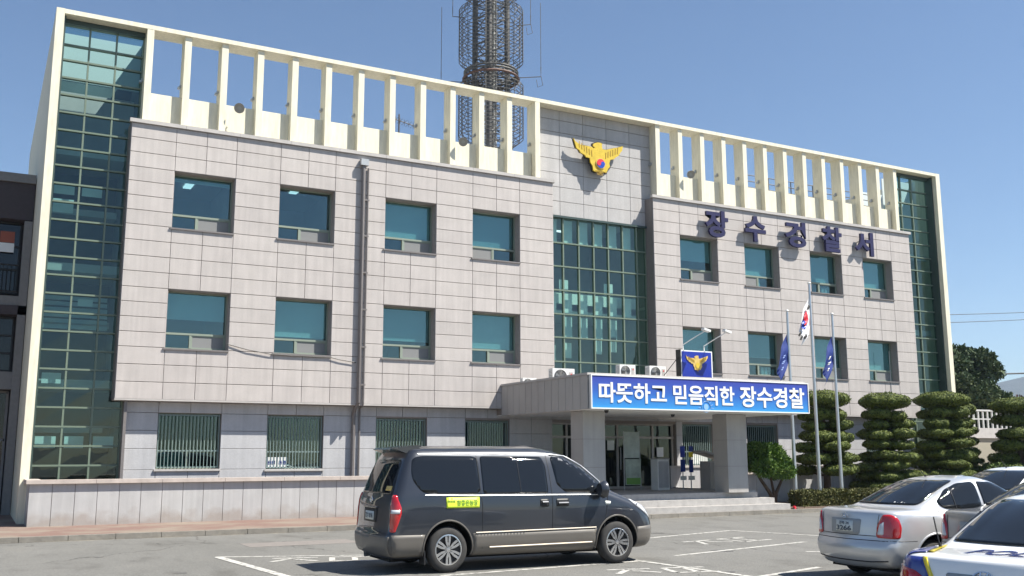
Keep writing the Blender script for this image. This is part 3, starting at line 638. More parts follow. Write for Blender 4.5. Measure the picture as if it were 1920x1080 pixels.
# low granite wall in front of the ground floor
def lowwall(x0, x1, lab, name, ret):
    t = thing('low_wall', lab, 'wall', (x0, 28.6, PZ))
    def bx(mb, a, b_, c, d, e_, f_, mm): mb.box(a - x0, b_ - x0, c - 28.6, d - 28.6, e_ - PZ, f_ - PZ, mm)
    m = MB(); n = int(round((x1 - x0) / .553)); st = (x1 - x0) / n
    m2 = M['lowstone']
    for k in range(n): bx(m, x0 + k * st + .007, x0 + (k + 1) * st - .007, 28.6, 28.64, PZ, 1.12, m2)
    bx(m, x0 + .01, x1 - .01, 28.62, 28.85, PZ, 1.12, M['joint'])
    if ret: bx(m, x0, x0 + .04, 28.645, 30.05, PZ, 1.12, m2); bx(m, x0 + .04, x0 + .22, 28.86, 30.05, PZ, 1.12, M['joint'])
    m.build('stone_slabs', t)
    m = MB(); xx = x0 - .08
    while xx < x1 + .02:
        e_ = min(xx + 1.66, x1 + .05); bx(m, xx, e_ - .008, 28.50, 28.93, 1.12, 1.22, M['coping_pink']); xx = e_
    if ret: bx(m, x0 - .08, x0 + .28, 28.935, 30.08, 1.12, 1.22, M['coping_pink'])
    m.build('coping', t)
def lowstone():
    m = stone('low_wall_granite', (0.40, 0.40, 0.40), (0.425, 0.42, 0.415), 0.02); t = m.node_tree; N = t.nodes; L = t.links; b = N['Principled BSDF']
    src = b.inputs['Base Color'].links[0].from_socket
    tc = N.new('ShaderNodeTexCoord'); s = N.new('ShaderNodeSeparateXYZ'); L.new(tc.outputs['Object'], s.inputs[0])
    n = N.new('ShaderNodeTexNoise'); n.inputs['Scale'].default_value = 2.5; n.inputs['Detail'].default_value = 6; L.new(tc.outputs['Object'], n.inputs['Vector'])
    a = N.new('ShaderNodeMath'); a.operation = 'MULTIPLY_ADD'; a.inputs[1].default_value = -0.9; L.new(n.outputs['Fac'], a.inputs[0]); L.new(s.outputs['Z'], a.inputs[2])
    r = N.new('ShaderNodeMapRange'); r.inputs[1].default_value = -0.38; r.inputs[2].default_value = -0.08; r.inputs[3].default_value = 0.55; r.inputs[4].default_value = 0.0; L.new(a.outputs[0], r.inputs[0])
    mx = N.new('ShaderNodeMix'); mx.data_type = 'RGBA'; mx.inputs['B'].default_value = (0.25, 0.20, 0.16, 1); L.new(src, mx.inputs['A']); L.new(r.outputs[0], mx.inputs['Factor']); L.new(mx.outputs['Result'], b.inputs['Base Color'])
    return m
M['lowstone'] = lowstone(); M['coping_pink'] = mat('pink_coping', (0.44, 0.385, 0.345), 0.75, var=0.15, scale=4)
lowwall(1.3, 14.85, 'long low granite wall with pinkish coping running in front of the left ground floor', 'a', True)
lowwall(23.8, 37.5, 'low granite wall behind the clipped trees to the right of the entrance steps', 'b', False)

# ------------------------------------------------------------------ annex on the left
A = thing('annex_building', 'dark shaded annex with balcony railing at the left edge, beside the cream side wall', 'building', (0, 35, 0))
def abx(mb, a, b_, c, d, e_, f_, mm): mb.box(a, b_, c - 35, d - 35, e_, f_, mm)
ab = mat('annex_brown', (0.055, 0.045, 0.05), 0.8, var=0.1); ag = mat('annex_grey', (0.20, 0.195, 0.19), 0.8, var=0.1)
m = MB(); abx(m, -9, 1.10, 35.6, 43, PZ, 10.6, ab); abx(m, -9, 1.1, 35.0, 35.6, 9.35, 10.55, ab); abx(m, -9, 1.1, 34.9, 43, 10.56, 10.85, ag)
abx(m, -9, 1.1, 34.95, 35.6, 6.55, 6.85, ag); abx(m, -9, 1.1, 34.9, 35.6, 6.25, 6.545, ab); abx(m, -9, 1.1, 35.0, 35.6, 3.9, 4.45, ag); abx(m, .86, 1.1, 34.9, 35.6, PZ, 9.3, ag); m.build('wall', A)
for z0, z1, n in ((7.0, 9.3, 3), (4.5, 6.2, 3)):
    for k in range(5):
        x1 = .8 - k * 1.9
        m = MB()
        for xx in (x1 - 1.75, x1 - .9, x1 - .04): abx(m, xx, xx + .05, 35.45, 35.55, z0, z1, M['black'])
        for j in range(n + 1): zz = z0 + (z1 - z0) * j / n; abx(m, x1 - 1.7, x1, 35.44, 35.56, zz - .03, zz + .03, M['black'])
        w_ = m.build('window', A); m = MB(); abx(m, x1 - 1.7, x1, 35.5, 35.51, z0, z1, M['car_glass']); m.build('pane', w_)
m = MB()
for zz in (7.85, 7.0): m.tube([(-9, -.02, zz), (.85, -.02, zz)], .025, M['black'], 6)
xx = -9
while xx < .85: m.tube([(xx, -.02, 6.86), (xx, -.02, 7.85)], .010, M['black'], 4); xx += .12
m.build('balcony_railing', A)
m = MB()
for k in range(4):
    x1 = .80 - k * 1.9
    for xx in (x1 - 1.8, x1 - .05): abx(m, xx, xx + .07, 35.42, 35.55, PZ, 3.85, ag)
    for zz in (.2, 2.3, 3.8): abx(m, x1 - 1.8, x1, 35.42, 35.54, zz, zz + .07, ag)
    abx(m, x1 - 1.75, x1, 35.5, 35.51, .25, 3.8, M['car_glass'])
m.build('entrance_door', A)
m = MB(); abx(m, .2, .62, 35.35, 35.4, 8.32, 8.62, M['white']); abx(m, .2, .62, 35.36, 35.4, 8.64, 9.0, M['brick_red']); m.build('window_notice', A)

# ------------------------------------------------------------------ crest, letters, banner, sign box
EAG = [(302, 335), (314, 362), (340, 385), (368, 399), (412, 404), (440, 412), (456, 424), (466, 418), (450, 402), (452, 384), (468, 377), (486, 370), (512, 374), (523, 384), (519, 398), (523, 430), (550, 436), (590, 425), (640, 414), (686, 400), (680, 440), (664, 462), (652, 486), (628, 503), (612, 520), (584, 524), (575, 560), (580, 588), (566, 606), (551, 641), (530, 634), (512, 645), (494, 632), (470, 633), (450, 620), (445, 580), (428, 548), (424, 512), (396, 502), (384, 482), (356, 466), (346, 442), (324, 424), (316, 396)]
def eagle_pts(xc, zc, width):
    s = width / 2.214; out = []
    for px, py in EAG:
        X = (px - 302) / 384 * 2.214 - 1.107; Z = -(py - 335 - .172 * (px - 302)) / 228 + .62
        out.append((xc + X * s, zc + Z * s))
    return out
def disc(mb, xc, zc, r, y0, y1, m, a0=0, a1=360, n=20, sy=1):
    pts = [(xc + r * math.cos(R(a0 + (a1 - a0) * k / n)), zc + sy * r * math.sin(R(a0 + (a1 - a0) * k / n))) for k in range(n + (0 if a1 - a0 >= 360 else 1))]
    mb.prism(pts, y0, y1, m)
def eagle(mb, xc, zc, width, y0, y1, m, dk, feather=True):
    pts = eagle_pts(xc, zc, width); mb.prism(pts, y0, y1, m)
    s = width / 2.214
    if feather:   # raised feather ribs on the wings and a beak line
        for sx in (-1, 1):
            for k in range(6):
                bxp = xc + sx * (.30 + .11 * k) * s; bz = zc + (.10 + .055 * k) * s + (0.02 * s if sx > 0 else 0.02 * s)
                pl = [(bxp, bz + .13 * s), (bxp + sx * .035 * s, bz + .13 * s), (bxp + sx * .02 * s, bz - .10 * s), (bxp - sx * .01 * s, bz - .10 * s)]
                mb.prism(pl, y0 - .012, y0 - .001, dk)
        for k in range(4):
            z_ = zc + (-.52 - .05 * k) * s; mb.prism([(xc - .16 * s + .02 * k, z_), (xc + .22 * s - .02 * k, z_), (xc + .22 * s - .02 * k, z_ + .018 * s), (xc - .16 * s + .02 * k, z_ + .018 * s)], y0 - .012, y0 - .001, dk)
m = MB(); dk = mat('crest_line', (0.42, 0.26, 0.02), 0.5)
eagle(m, 19.83, 12.82, 2.2, 30.18, 30.24, M['yellow'], dk); m.prism([(x_ + .035 * (1 if x_ > 19.83 else -1), z_ + (.03 if z_ > 12.8 else -.03)) for x_, z_ in eagle_pts(19.83, 12.82, 2.2)], 30.242, 30.29, M['black']); m.box(19.7, 19.95, 30.24, 30.495, 12.45, 12.8, M['black'])
disc(m, 19.89, 12.60, .215, 30.15, 30.18, M['gold']); disc(m, 19.89, 12.60, .175, 30.135, 30.15, M['red'], 0, 180); disc(m, 19.89, 12.60, .175, 30.134, 30.15, M['blue'], 180, 360)
disc(m, 19.797, 12.60, .092, 30.130, 30.14, M['blue']) if False else None
disc(m, 19.803, 12.60, .0875, 30.128, 30.134, M['red']); disc(m, 19.977, 12.60, .0875, 30.128, 30.134, M['blue'])
tag(m.build('eagle_crest'), 'large yellow eagle crest with red and blue disc mounted on the grey bay wall', 'crest')
LET = [('장', 24.45, 25.58, 10.22, 11.30, 'first navy letter 장 on the granite above the third floor windows'), ('수', 26.45, 27.52, 10.24, 11.29, 'second navy letter 수 with a pointed roof-like stroke, high on the granite'),
       ('경', 28.56, 29.70, 10.22, 11.30, 'third and middle navy letter 경 of the wall name'), ('찰', 30.62, 31.74, 10.22, 11.30, 'fourth navy letter 찰, densest of the wall name'), ('서', 32.55, 33.62, 10.24, 11.28, 'last navy letter 서, rightmost on the granite wall')]
for ch, x0, x1, z0, z1, lab in LET:
    m = MB(); text_mesh(ch, x0, x1, z0, z1, 29.74, .10, M['navy'], m, bold=.035)
    m.tube([(x0 + .35, 29.8, (z0 + z1) / 2 + .1), (x0 + .35, 29.99, (z0 + z1) / 2 + .1)], .02, M['black'], 5)
    tag(m.build('wall_letter'), lab, 'letter', 'navy letters of the wall name')
bn = thing('banner_sign', 'long blue banner sign with white Korean lettering on the canopy front', 'sign', (0, 0, 0))
m = MB(); m.box(15.66, 24.08, 24.42, 24.50, 3.18, 4.11, M['banner']); m.build('printed_panel', bn)
m = MB(); m.box(15.625, 15.66, 24.40, 24.50, 3.145, 4.14, M['white']); m.box(24.08, 24.11, 24.40, 24.50, 3.145, 4.14, M['white']); m.box(15.66, 24.08, 24.40, 24.50, 4.11, 4.14, M['white']); m.box(15.66, 24.08, 24.40, 24.50, 3.145, 3.18, M['white']); m.build('frame', bn)
def bxp(u): return 15.64 + (24.1 - 15.64) * PERS(u)
def PERS(c):   # crop column -> fraction of the banner length
    a0, a1 = 70.0, 1835.0; vx = -48; 
    U = 1090 + c / 4.364; U0 = 1090 + a0 / 4.364; U1 = 1090 + a1 / 4.364
    import math as _m
    def X(U): k = math.tan(yaw + math.atan((U - 960) / 1863.45 * math.cos(0))); return 24.5 * k
    return (X(U) - X(U0)) / (X(U1) - X(U0))
for word, c0, c1, zlo, zhi in (('따뜻하고', 130, 682, 3.33, 3.93), ('믿음직한', 735, 1232, 3.33, 3.93), ('장수경찰', 1278, 1800, 3.30, 3.97)):
    m = MB(); a, b_ = bxp(c0), bxp(c1); text_mesh(word, a, b_, zlo, zhi, 24.405, .012, M['white'], m, bold=.022); m.build('lettering', bn)
m = MB(); pale = mat('banner_pale', (0.25, 0.45, 0.75), 0.5)
disc(m, bxp(1000), 3.28, .09, 24.408, 24.419, pale); m.ring((bxp(1000), 24.414, 3.28), .17, .008, pale, 20, 4, 'y')
for k in range(9): 
    t = R(180 * k / 8); m.tube([(bxp(1000) + .2 * math.cos(t), 24.414, 3.24 + .2 * abs(math.sin(t))), (bxp(1000) + .30 * math.cos(t), 24.414, 3.24 + .30 * abs(math.sin(t)))], .006, pale, 4)
m.build('printed_emblem', bn)
sb = thing('crest_sign_box', 'dark blue sign box with a gold eagle crest standing on the canopy roof', 'sign', (20.08, 25.1, CZ1 + .035))
m = MB(); m.box(-.64, .62, 0, .22, .02, .90, M['white']); m.box(-.60, .57, -.012, 0, .06, .86, M['signblue']); m.box(-.66, -.64, -.01, .23, .0, .92, M['black']); m.build('box', sb)
m = MB(); eagle(m, -.02, .50, .88, -.032, -.013, M['gold'], dk); disc(m, -.0, .42, .09, -.044, -.032, M['yellow']); m.build('crest', sb)
m = MB(); m.tube([(-.64, .1, .7), (-1.05, .5, 0)], .012, M['black'], 5); m.box(-.3, -.15, -.03, .02, -.03, .02, M['black']); m.build('strut', sb)
for k, xx in enumerate((-.46, .38)):
    m = MB(); m.tube([(xx, .1, .9), (xx, .1, 1.08), (xx + .20, -.35, 1.32), (xx + .38, -.55, 1.47)], .016, M['white'], 8); lamp = m.build('sign_lamp', sb, smooth=True)
    m = MB(); mx = Matrix.Translation((xx + .42, -.55, 1.50)) @ Matrix.Rotation(R(14), 4, 'Y'); m.box(-.13, .13, -.08, .08, -.035, .035, M['white'], mx); m.box(-.11, .11, -.06, .06, -.045, -.036, M['lamp_clear'], mx); m.build('lamp_head', lamp)

# air conditioners on the canopy
def aircon(loc, rz, lab, s=1.0, leg=0.0):
    t = thing('outdoor_unit', lab, 'air conditioner', (loc[0], loc[1], loc[2] + leg), rz, 'air conditioner units on the canopy')
    m = MB(); m.box(-.42 * s, .42 * s, 0, .32 * s, .05 * s, .62 * s, M['white']); m.box(-.35 * s, -.27 * s, .02, .3 * s, -leg, .05 * s, M['steel']); m.box(.27 * s, .35 * s, .02, .3 * s, -leg, .05 * s, M['steel']); m.build('case', t)
    m = MB(); m.lathe([(.245 * s, 0), (.245 * s, .005)], M['dark'], 'y', 28); m.add([((-.12 + .235 * math.cos(2 * math.pi * k / 28)) * s, -.006, (.34 + .235 * math.sin(2 * math.pi * k / 28)) * s) for k in range(28)], [tuple(range(28))], M['rim_dark'])
    m.v = m.v; 
    for k in range(28 * 2): m.v[k] = (m.v[k][0] - .12 * s, m.v[k][1] - .006, m.v[k][2] + .34 * s)
    for k in range(7): m.ring((-.12 * s, -.012, .34 * s), (.04 + .033 * k) * s, .004, M['steel'], 24, 4, 'y')
    for k in range(3):
        a = R(20 + 120 * k); m.add([(-.12 * s, -.008, .34 * s), ((-.12 + .2 * math.cos(a)) * s, -.008, (.34 + .2 * math.sin(a)) * s), ((-.12 + .2 * math.cos(a + .6)) * s, -.008, (.34 + .2 * math.sin(a + .6)) * s)], [(0, 1, 2)], M['screen'])
    m.build('fan_grille', t)
    m = MB(); m.box(.2 * s, .36 * s, -.006, 0, .1 * s, .5 * s, M['coping']); disc(m, .29 * s, .42 * s, .03 * s, -.012, -.006, M['red']); m.build('badge', t)
    m = MB()
    for k in range(9): m.box(-.425 * s, -.42 * s, .03, .29 * s, (.12 + .05 * k) * s, (.135 + .05 * k) * s, M['screen'])
    m.build('side_fins', t)
aircon((16.75, 27.8, 3.80), R(-4), 'large outdoor unit at the left edge of the canopy roof, beside the granite wall', .95, .22)
aircon((16.15, 29.0, 3.80), 0, 'outdoor unit mostly hidden behind the left canopy edge, lowest in view', .62, .18)
aircon((17.75, 25.6, 3.80), 0, 'outdoor unit with a dark fan behind the banner, left of the pair', .70, .36)
aircon((18.98, 25.7, 3.80), 0, 'outdoor unit with a pale fan behind the banner, nearest the crest sign box', .76, .34)

# floodlights on the fins
def floodlight(x, z, lab):
    t = thing('floodlight', lab, 'lamp', (x, 29.98, z), 0, 'round floodlights on the fins')
    m = MB(); m.tube([(0, .12, -.02), (0, -.02, 0)], .03, M['steel'], 8); m.lathe([(.0, .08), (.10, .06), (.19, -.06), (.205, -.14), (.185, -.14), (.0, -.10)], M['lamp_body'], 'y', 24); m.build('housing', t, smooth=True)
    m = MB(); m.lathe([(.0, -.115), (.18, -.12)], M['lamp_lens'], 'y', 24); m.build('lens', t)
    t.rotation_euler = (R(28), 0, R(-20)); t.scale = (.78, .85, .78)
floodlight(6.45, 12.48, 'round floodlight on the third fin from the left glass tower')
floodlight(14.10, 12.55, 'round floodlight on the fins just below the antenna mast')
floodlight(23.95, 12.70, 'round floodlight on the right hand fins, nearest the eagle crest')
# cameras under the canopy
for x, y, lab in ((16.5, 24.95, 'small black dome camera under the left front corner of the canopy'), (20.2, 26.6, 'small black dome camera under the canopy near the door')):
    m = MB(); m.lathe([(0, -.09), (.05, -.075), (.065, -.03), (.065, 0)], M['black'], 'z', 14); tag(m.build('dome_camera', loc=(x, y, CZ0 - .002), smooth=True), lab, 'camera', 'dome cameras under the canopy')

# ------------------------------------------------------------------ things in the porch
t = thing('poster_stand', 'tall poster stand with two pale posters by the entrance door', 'stand', (19.9, 29.0, .62))
m = MB(); m.box(0, .62, 0, .03, 1.1, 2.0, M['poster'] if 'poster' in M else mat('poster', (0.40, 0.46, 0.42), 0.6, var=.3, scale=2)); m.box(.02, .66, -.02, .01, .18, 1.06, mat('poster_low', (0.36, 0.42, 0.36), 0.6, var=.35, scale=3)); m.build('poster', t)
m = MB(); m.box(.05, .63, -.03, -.021, .2, .42, M['leaf_flat'] if 'leaf_flat' in M else mat('poster_green', (0.14, 0.30, 0.06), 0.7)); m.build('printed_band', t)
m = MB(); m.tube([(-.02, .02, 0), (0, .03, 2.02)], .018, M['steel'], 6); m.tube([(.68, .02, 0), (.64, .03, 2.02)], .018, M['steel'], 6); m.build('frame', t)
m = MB(); m.box(0, .50, 0, .4, 0, 1.05, M['white']); m.box(.04, .46, -.012, 0, .08, .98, M['clad_grey']); m.box(-.02, .52, -.02, .42, 1.05, 1.08, M['coping']); tag(m.build('white_cabinet', loc=(21.0, 28.6, .62)), 'waist high white cabinet on the porch next to the poster stand', 'cabinet')
t = thing('notice_stand', 'blue and yellow notice stand with small panels on the porch', 'stand', (21.75, 28.2, .62))
m = MB(); m.tube([(.03, 0, 0), (.03, 0, 1.55)], .02, M['steel'], 6); m.tube([(.38, 0, 0), (.38, 0, 1.55)], .02, M['steel'], 6); m.build('frame', t)
for x0, x1, z0, z1, mm in ((-.08, .12, 1.12, 1.5, 'signblue'), (.29, .47, 1.32, 1.5, 'police_blue'), (.29, .47, 1.12, 1.30, 'police_yellow'), (-.08, .12, .62, 1.04, 'flagblue'), (.29, .47, .6, 1.04, 'flagblue'), (-.1, .16, .34, .48, 'plate'), (.25, .52, .34, .48, 'plate')):
    m = MB(); m.box(x0, x1, -.03, -.015, z0, z1, M[mm]); m.build('panel', t)
t = thing('stone_lectern', 'grey stone plinth with a slanted plaque top on the porch by the window', 'plinth', (22.35, 27.6, .62))
m = MB(); m.box(.18, .6, .05, .6, 0, .98, M['canopy']); m.build('plinth', t)
m = MB(); m.prism([(-.1, 1.28), (.95, 1.02), (.97, 1.09), (-.08, 1.35)], -.05, .7, M['step']); m.build('plaque', t)
m = MB(); m.lathe([(.0, .1), (.05, .09), (.06, .0), (0, 0)], M['red'], 'z', 10); m.box(-.1, .1, -.04, .04, 0, .03, M['black']); tag(m.build('red_marker', loc=(24.05, 25.25, PZ)), 'small dark red object lying on the paving at the end of the steps', 'marker')

# ------------------------------------------------------------------ flagpoles and flags
def cloth(mb, pts_top, pts_bot, n, m, fold=.05, y=0):
    """flag hanging from its hoist: rows between two polylines in x,z with folds in y"""
    rows_ = 9; vs = []
    for j in range(rows_ + 1):
        f_ = j / rows_
        for i in range(n + 1):
            u = i / n
            def at(pl):
                s = u * (len(pl) - 1); k = min(int(s), len(pl) - 2); r_ = s - k; return (pl[k][0] * (1 - r_) + pl[k + 1][0] * r_, pl[k][1] * (1 - r_) + pl[k + 1][1] * r_)
            a, b_ = at(pts_top), at(pts_bot)
            vs.append((a[0] * (1 - f_) + b_[0] * f_, y + fold * math.sin(f_ * 9 + u * 5) * (0.3 + u), a[1] * (1 - f_) + b_[1] * f_))
    fs = [(j * (n + 1) + i, j * (n + 1) + i + 1, (j + 1) * (n + 1) + i + 1, (j + 1) * (n + 1) + i) for j in range(rows_) for i in range(n)]
    mb.add(vs, fs, m)
def flagpole(x, y, h, lab):
    t = thing('flagpole', lab, 'flagpole', (x, y, PZ), 0, 'flagpoles beside the entrance')
    m = MB(); m.tube([(0, 0, .35), (0, 0, h * .5), (0, 0, h)], [.068, .055, .038], M['pole'], 14); m.build('pole', t, smooth=True)
    m = MB(); m.lathe([(0, .09), (.045, .08), (.062, .045), (.045, .01), (.03, 0)], M['white'], 'z', 16, (0, 0, h)); m.build('finial', t, smooth=True)
    m = MB(); m.lathe([(.16, 0), (.16, .06), (.085, .08), (.085, .4), (.07, .4)], M['step'], 'z', 18); m.build('base', t)
FPY = 26.0
P1, P2, P3 = 24.86, 25.98, 27.02
flagpole(P1, FPY, 6.72, 'left silver flagpole rising behind the right end of the banner'); flagpole(P2, FPY, 7.80, 'tallest silver flagpole, middle of the three'); flagpole(P3, FPY, 6.75, 'right silver flagpole in front of the clipped tree')
def flag(pole, ztop, kind, lab, nm):
    m = MB(); X = pole - .05
    if kind == 'white':
        top = [(X, ztop), (X - .28, ztop - .45), (X - .52, ztop - 1.0)]; bot = [(X - .02, ztop - 1.05), (X - .18, ztop - 1.42), (X - .42, ztop - 1.75)]
        cloth(m, top, bot, 12, M['flagwhite'], .05, FPY)
        o = tag(m.build(nm, smooth=True, norm=False), lab, 'flag')
        d = MB(); cloth(d, [(X - .22, ztop - .45), (X - .40, ztop - .82)], [(X - .14, ztop - .78), (X - .34, ztop - 1.12)], 6, M['red'], .03, FPY - .075); d.build('printed_disc', o)
        d = MB(); cloth(d, [(X - .37, ztop - .80), (X - .52, ztop - 1.03)], [(X - .22, ztop - 1.0), (X - .40, ztop - 1.22)], 6, M['blue'], .03, FPY - .08); d.build('printed_disc', o)
        for a, b_ in ((.10, .25), (.56, 1.22), (.50, 1.35), (.30, 1.30)): d = MB(); cloth(d, [(X - a, ztop - b_), (X - a - .12, ztop - b_ - .16)], [(X - a + .06, ztop - b_ - .08), (X - a - .06, ztop - b_ - .24)], 3, M['black'], .02, FPY - .085); d.build('printed_bars', o)
    else:
        top = [(X, ztop), (X - .26, ztop - .45), (X - .52, ztop - 1.15)]; bot = [(X + .02, ztop - 1.0), (X - .20, ztop - 1.35), (X - .44, ztop - 1.85)]
        cloth(m, top, bot, 12, M['flagblue'], .06, FPY); o = tag(m.build(nm, smooth=True, norm=False), lab, 'flag')
        d = MB()
        for k, (a, b_, r_) in enumerate(((.27, .80, .08), (.31, 1.0, .10), (.37, 1.22, .07))):
            cloth(d, [(X - a + r_, ztop - b_ + .06), (X - a - r_ * .7, ztop - b_ - .02)], [(X - a + r_ * .6, ztop - b_ - .02), (X - a - r_, ztop - b_ - .12)], 4, M['flagpale'] if kind == 'long' else M['steel'], .02, FPY - .09)
        d.build('printed_emblem', o)
flag(P1, 6.0, 'long', 'blue flag with a pale emblem hanging from the left pole', 'flag')
flag(P2, 7.35, 'white', 'white national flag with red and blue disc drooping from the tallest pole', 'flag')
flag(P3, 6.05, 'long2', 'dark blue flag drooping from the right pole in front of the upper window', 'flag')

# ------------------------------------------------------------------ antenna mast and roof aerials
T = thing('antenna_mast', 'steel lattice antenna mast with round cages rising behind the roof fins', 'mast', (19.25, 38, 11.5))
m = MB()
for k in range(4):
    a = R(45 + 90 * k + 12); m.tube([(.75 * math.cos(a), .75 * math.sin(a), 0), (.72 * math.cos(a), .72 * math.sin(a), 13)], .13, M['mast'], 10)
m.build('leg', T, smooth=True)
m = MB(); a4 = [R(45 + 90 * k + 12) for k in range(4)]
zz = 0; fl = 0
while zz < 12.8:
    for k in range(4):
        p, q = a4[k], a4[(k + 1) % 4]; P_ = Vector((.74 * math.cos(p), .74 * math.sin(p), zz)); Q_ = Vector((.74 * math.cos(q), .74 * math.sin(q), zz))
        m.tube([P_, Q_], .028, M['mast'], 5); up_ = Vector((0, 0, .62)); m.tube([P_, Q_ + up_] if fl else [Q_, P_ + up_], .024, M['mast'], 5)
    zz += .62; fl = 1 - fl
m.build('bracing', T)
m = MB()
for xx, yy, r_ in ((-.12, -.25, .05), (.0, -.28, .04), (.12, -.2, .06), (-.3, -.1, .04)): m.tube([(xx, yy, 0), (xx, yy, 13)], r_, M['mast_light'], 6)
for zz in np.arange(.2, 12.8, .3): m.tube([(-.22, -.3, zz), (.22, -.3, zz)], .018, M['mast'], 4)
m.build('ladder', T)
def cage(z0, z1):
    m = MB(); n = int((z1 - z0) / .17); RR = 1.46
    for i in range(n + 1):
        z = z0 + (z1 - z0) * i / n; e_ = min(z - z0, z1 - z); r_ = RR - max(0, .35 - e_) * 1.3; m.ring((0, 0, z), r_, .017, M['mast'], 22, 4)
    for k in range(20):
        a = 2 * math.pi * k / 20; c_, s_ = math.cos(a), math.sin(a)
        m.tube([(c_ * .95, s_ * .95, z0 - .12), (c_ * (RR - .45), s_ * (RR - .45), z0), (c_ * RR, s_ * RR, z0 + .35), (c_ * RR, s_ * RR, z1 - .35), (c_ * (RR - .45), s_ * (RR - .45), z1)], .017, M['mast'], 4)
        if k % 2 == 0:
            for j in range(5):
                za = z0 + .35 + (z1 - z0 - .7) * j / 5; zb = z0 + .35 + (z1 - z0 - .7) * (j + 1) / 5; a2 = a + 2 * math.pi / 20
                m.tube([(c_ * RR, s_ * RR, za), (math.cos(a2) * RR, math.sin(a2) * RR, zb)], .014, M['mast'], 4)
    m.build('cage', T)
cage(3.9, 7.0); cage(7.5, 10.6); cage(10.9, 13.5)
m = MB()
for z in (7.05, 7.2, 7.32): m.ring((0, 0, z), 1.2, .05, M['mast'], 24, 5)
m.ring((0, 0, 7.0), 1.25, .06, M['rust'], 24, 5)
for k in range(12):
    a = 2 * math.pi * k / 12; m.tube([(0, 0, 7.12), (1.25 * math.cos(a), 1.25 * math.sin(a), 7.12)], .03, M['mast'], 4)
m.build('platform', T)
for sx, ra, zb in ((-1, 2.25, 6.9), (1, 2.25, 7.1), (-1, 1.75, 10.0), (1, 1.8, 9.6)):
    m = MB(); c_, s_ = sx * math.cos(yaw), -sx * math.sin(yaw)
    m.tube([(c_ * 1.2, s_ * 1.2, zb), (c_ * ra, s_ * ra, zb + .05), (c_ * ra, s_ * ra, zb + .5)], .022, M['mast'], 5); m.tube([(c_ * ra, s_ * ra, zb + .4), (c_ * ra, s_ * ra, zb + 3.6)], .014, M['mast'], 5)
    if sx > 0: m.tube([(c_ * ra, s_ * ra, zb + .1), (c_ * (ra + .08), s_ * (ra + .08), zb - .35), (c_ * (ra - .15), s_ * (ra - .15), zb - .45), (c_ * (ra - .2), s_ * (ra - .2), zb - .1)], .014, M['mast'], 5)
    m.build('whip_antenna', T)
t = thing('television_aerial', 'small spiky roof aerial seen between two left hand fins', 'aerial', (13.3, 34, 11.5))
m = MB(); m.tube([(0, 0, 0), (0, 0, 3.15)], .03, M['mast'], 6); m.build('pole', t)
m = MB()
for z, tilt in ((2.9, -.18), (2.0, -.25)):
    m.tube([(-.55, 0, z - .55 * tilt), (.65, 0, z + .65 * tilt)], .02, M['mast'], 5)
    for k in range(7):
        xx = -.5 + k * .18; m.tube([(xx, -.32, z + xx * tilt), (xx, .32, z + xx * tilt)], .010, M['mast'], 4); m.tube([(xx, 0, z + xx * tilt - .12), (xx, 0, z + xx * tilt + .12)], .010, M['mast'], 4)
m.build('elements', t)

# ------------------------------------------------------------------ cars
def catmull(P, n):
    P = [np.array(p, float) for p in P]; out = []
    for i in range(len(P) - 1):
        p0 = P[max(i - 1, 0)]; p1 = P[i]; p2 = P[i + 1]; p3 = P[min(i + 2, len(P) - 1)]
        d01 = max(np.linalg.norm(p1 - p0), 1e-4) ** .5; d12 = max(np.linalg.norm(p2 - p1), 1e-4) ** .5; d23 = max(np.linalg.norm(p3 - p2), 1e-4) ** .5
        m1 = (p2 - p1) + d12 * ((p1 - p0) / d01 - (p2 - p0) / (d01 + d12)) if i > 0 else (p2 - p1)
        m2 = (p2 - p1) + d12 * ((p3 - p2) / d23 - (p3 - p1) / (d12 + d23)) if i + 2 < len(P) else (p2 - p1)
        for k in range(n):
            t = k / n; out.append(p1 * (2 * t**3 - 3 * t**2 + 1) + m1 * (t**3 - 2 * t**2 + t) + p2 * (-2 * t**3 + 3 * t**2) + m2 * (t**3 - t**2))
    out.append(P[-1]); return out
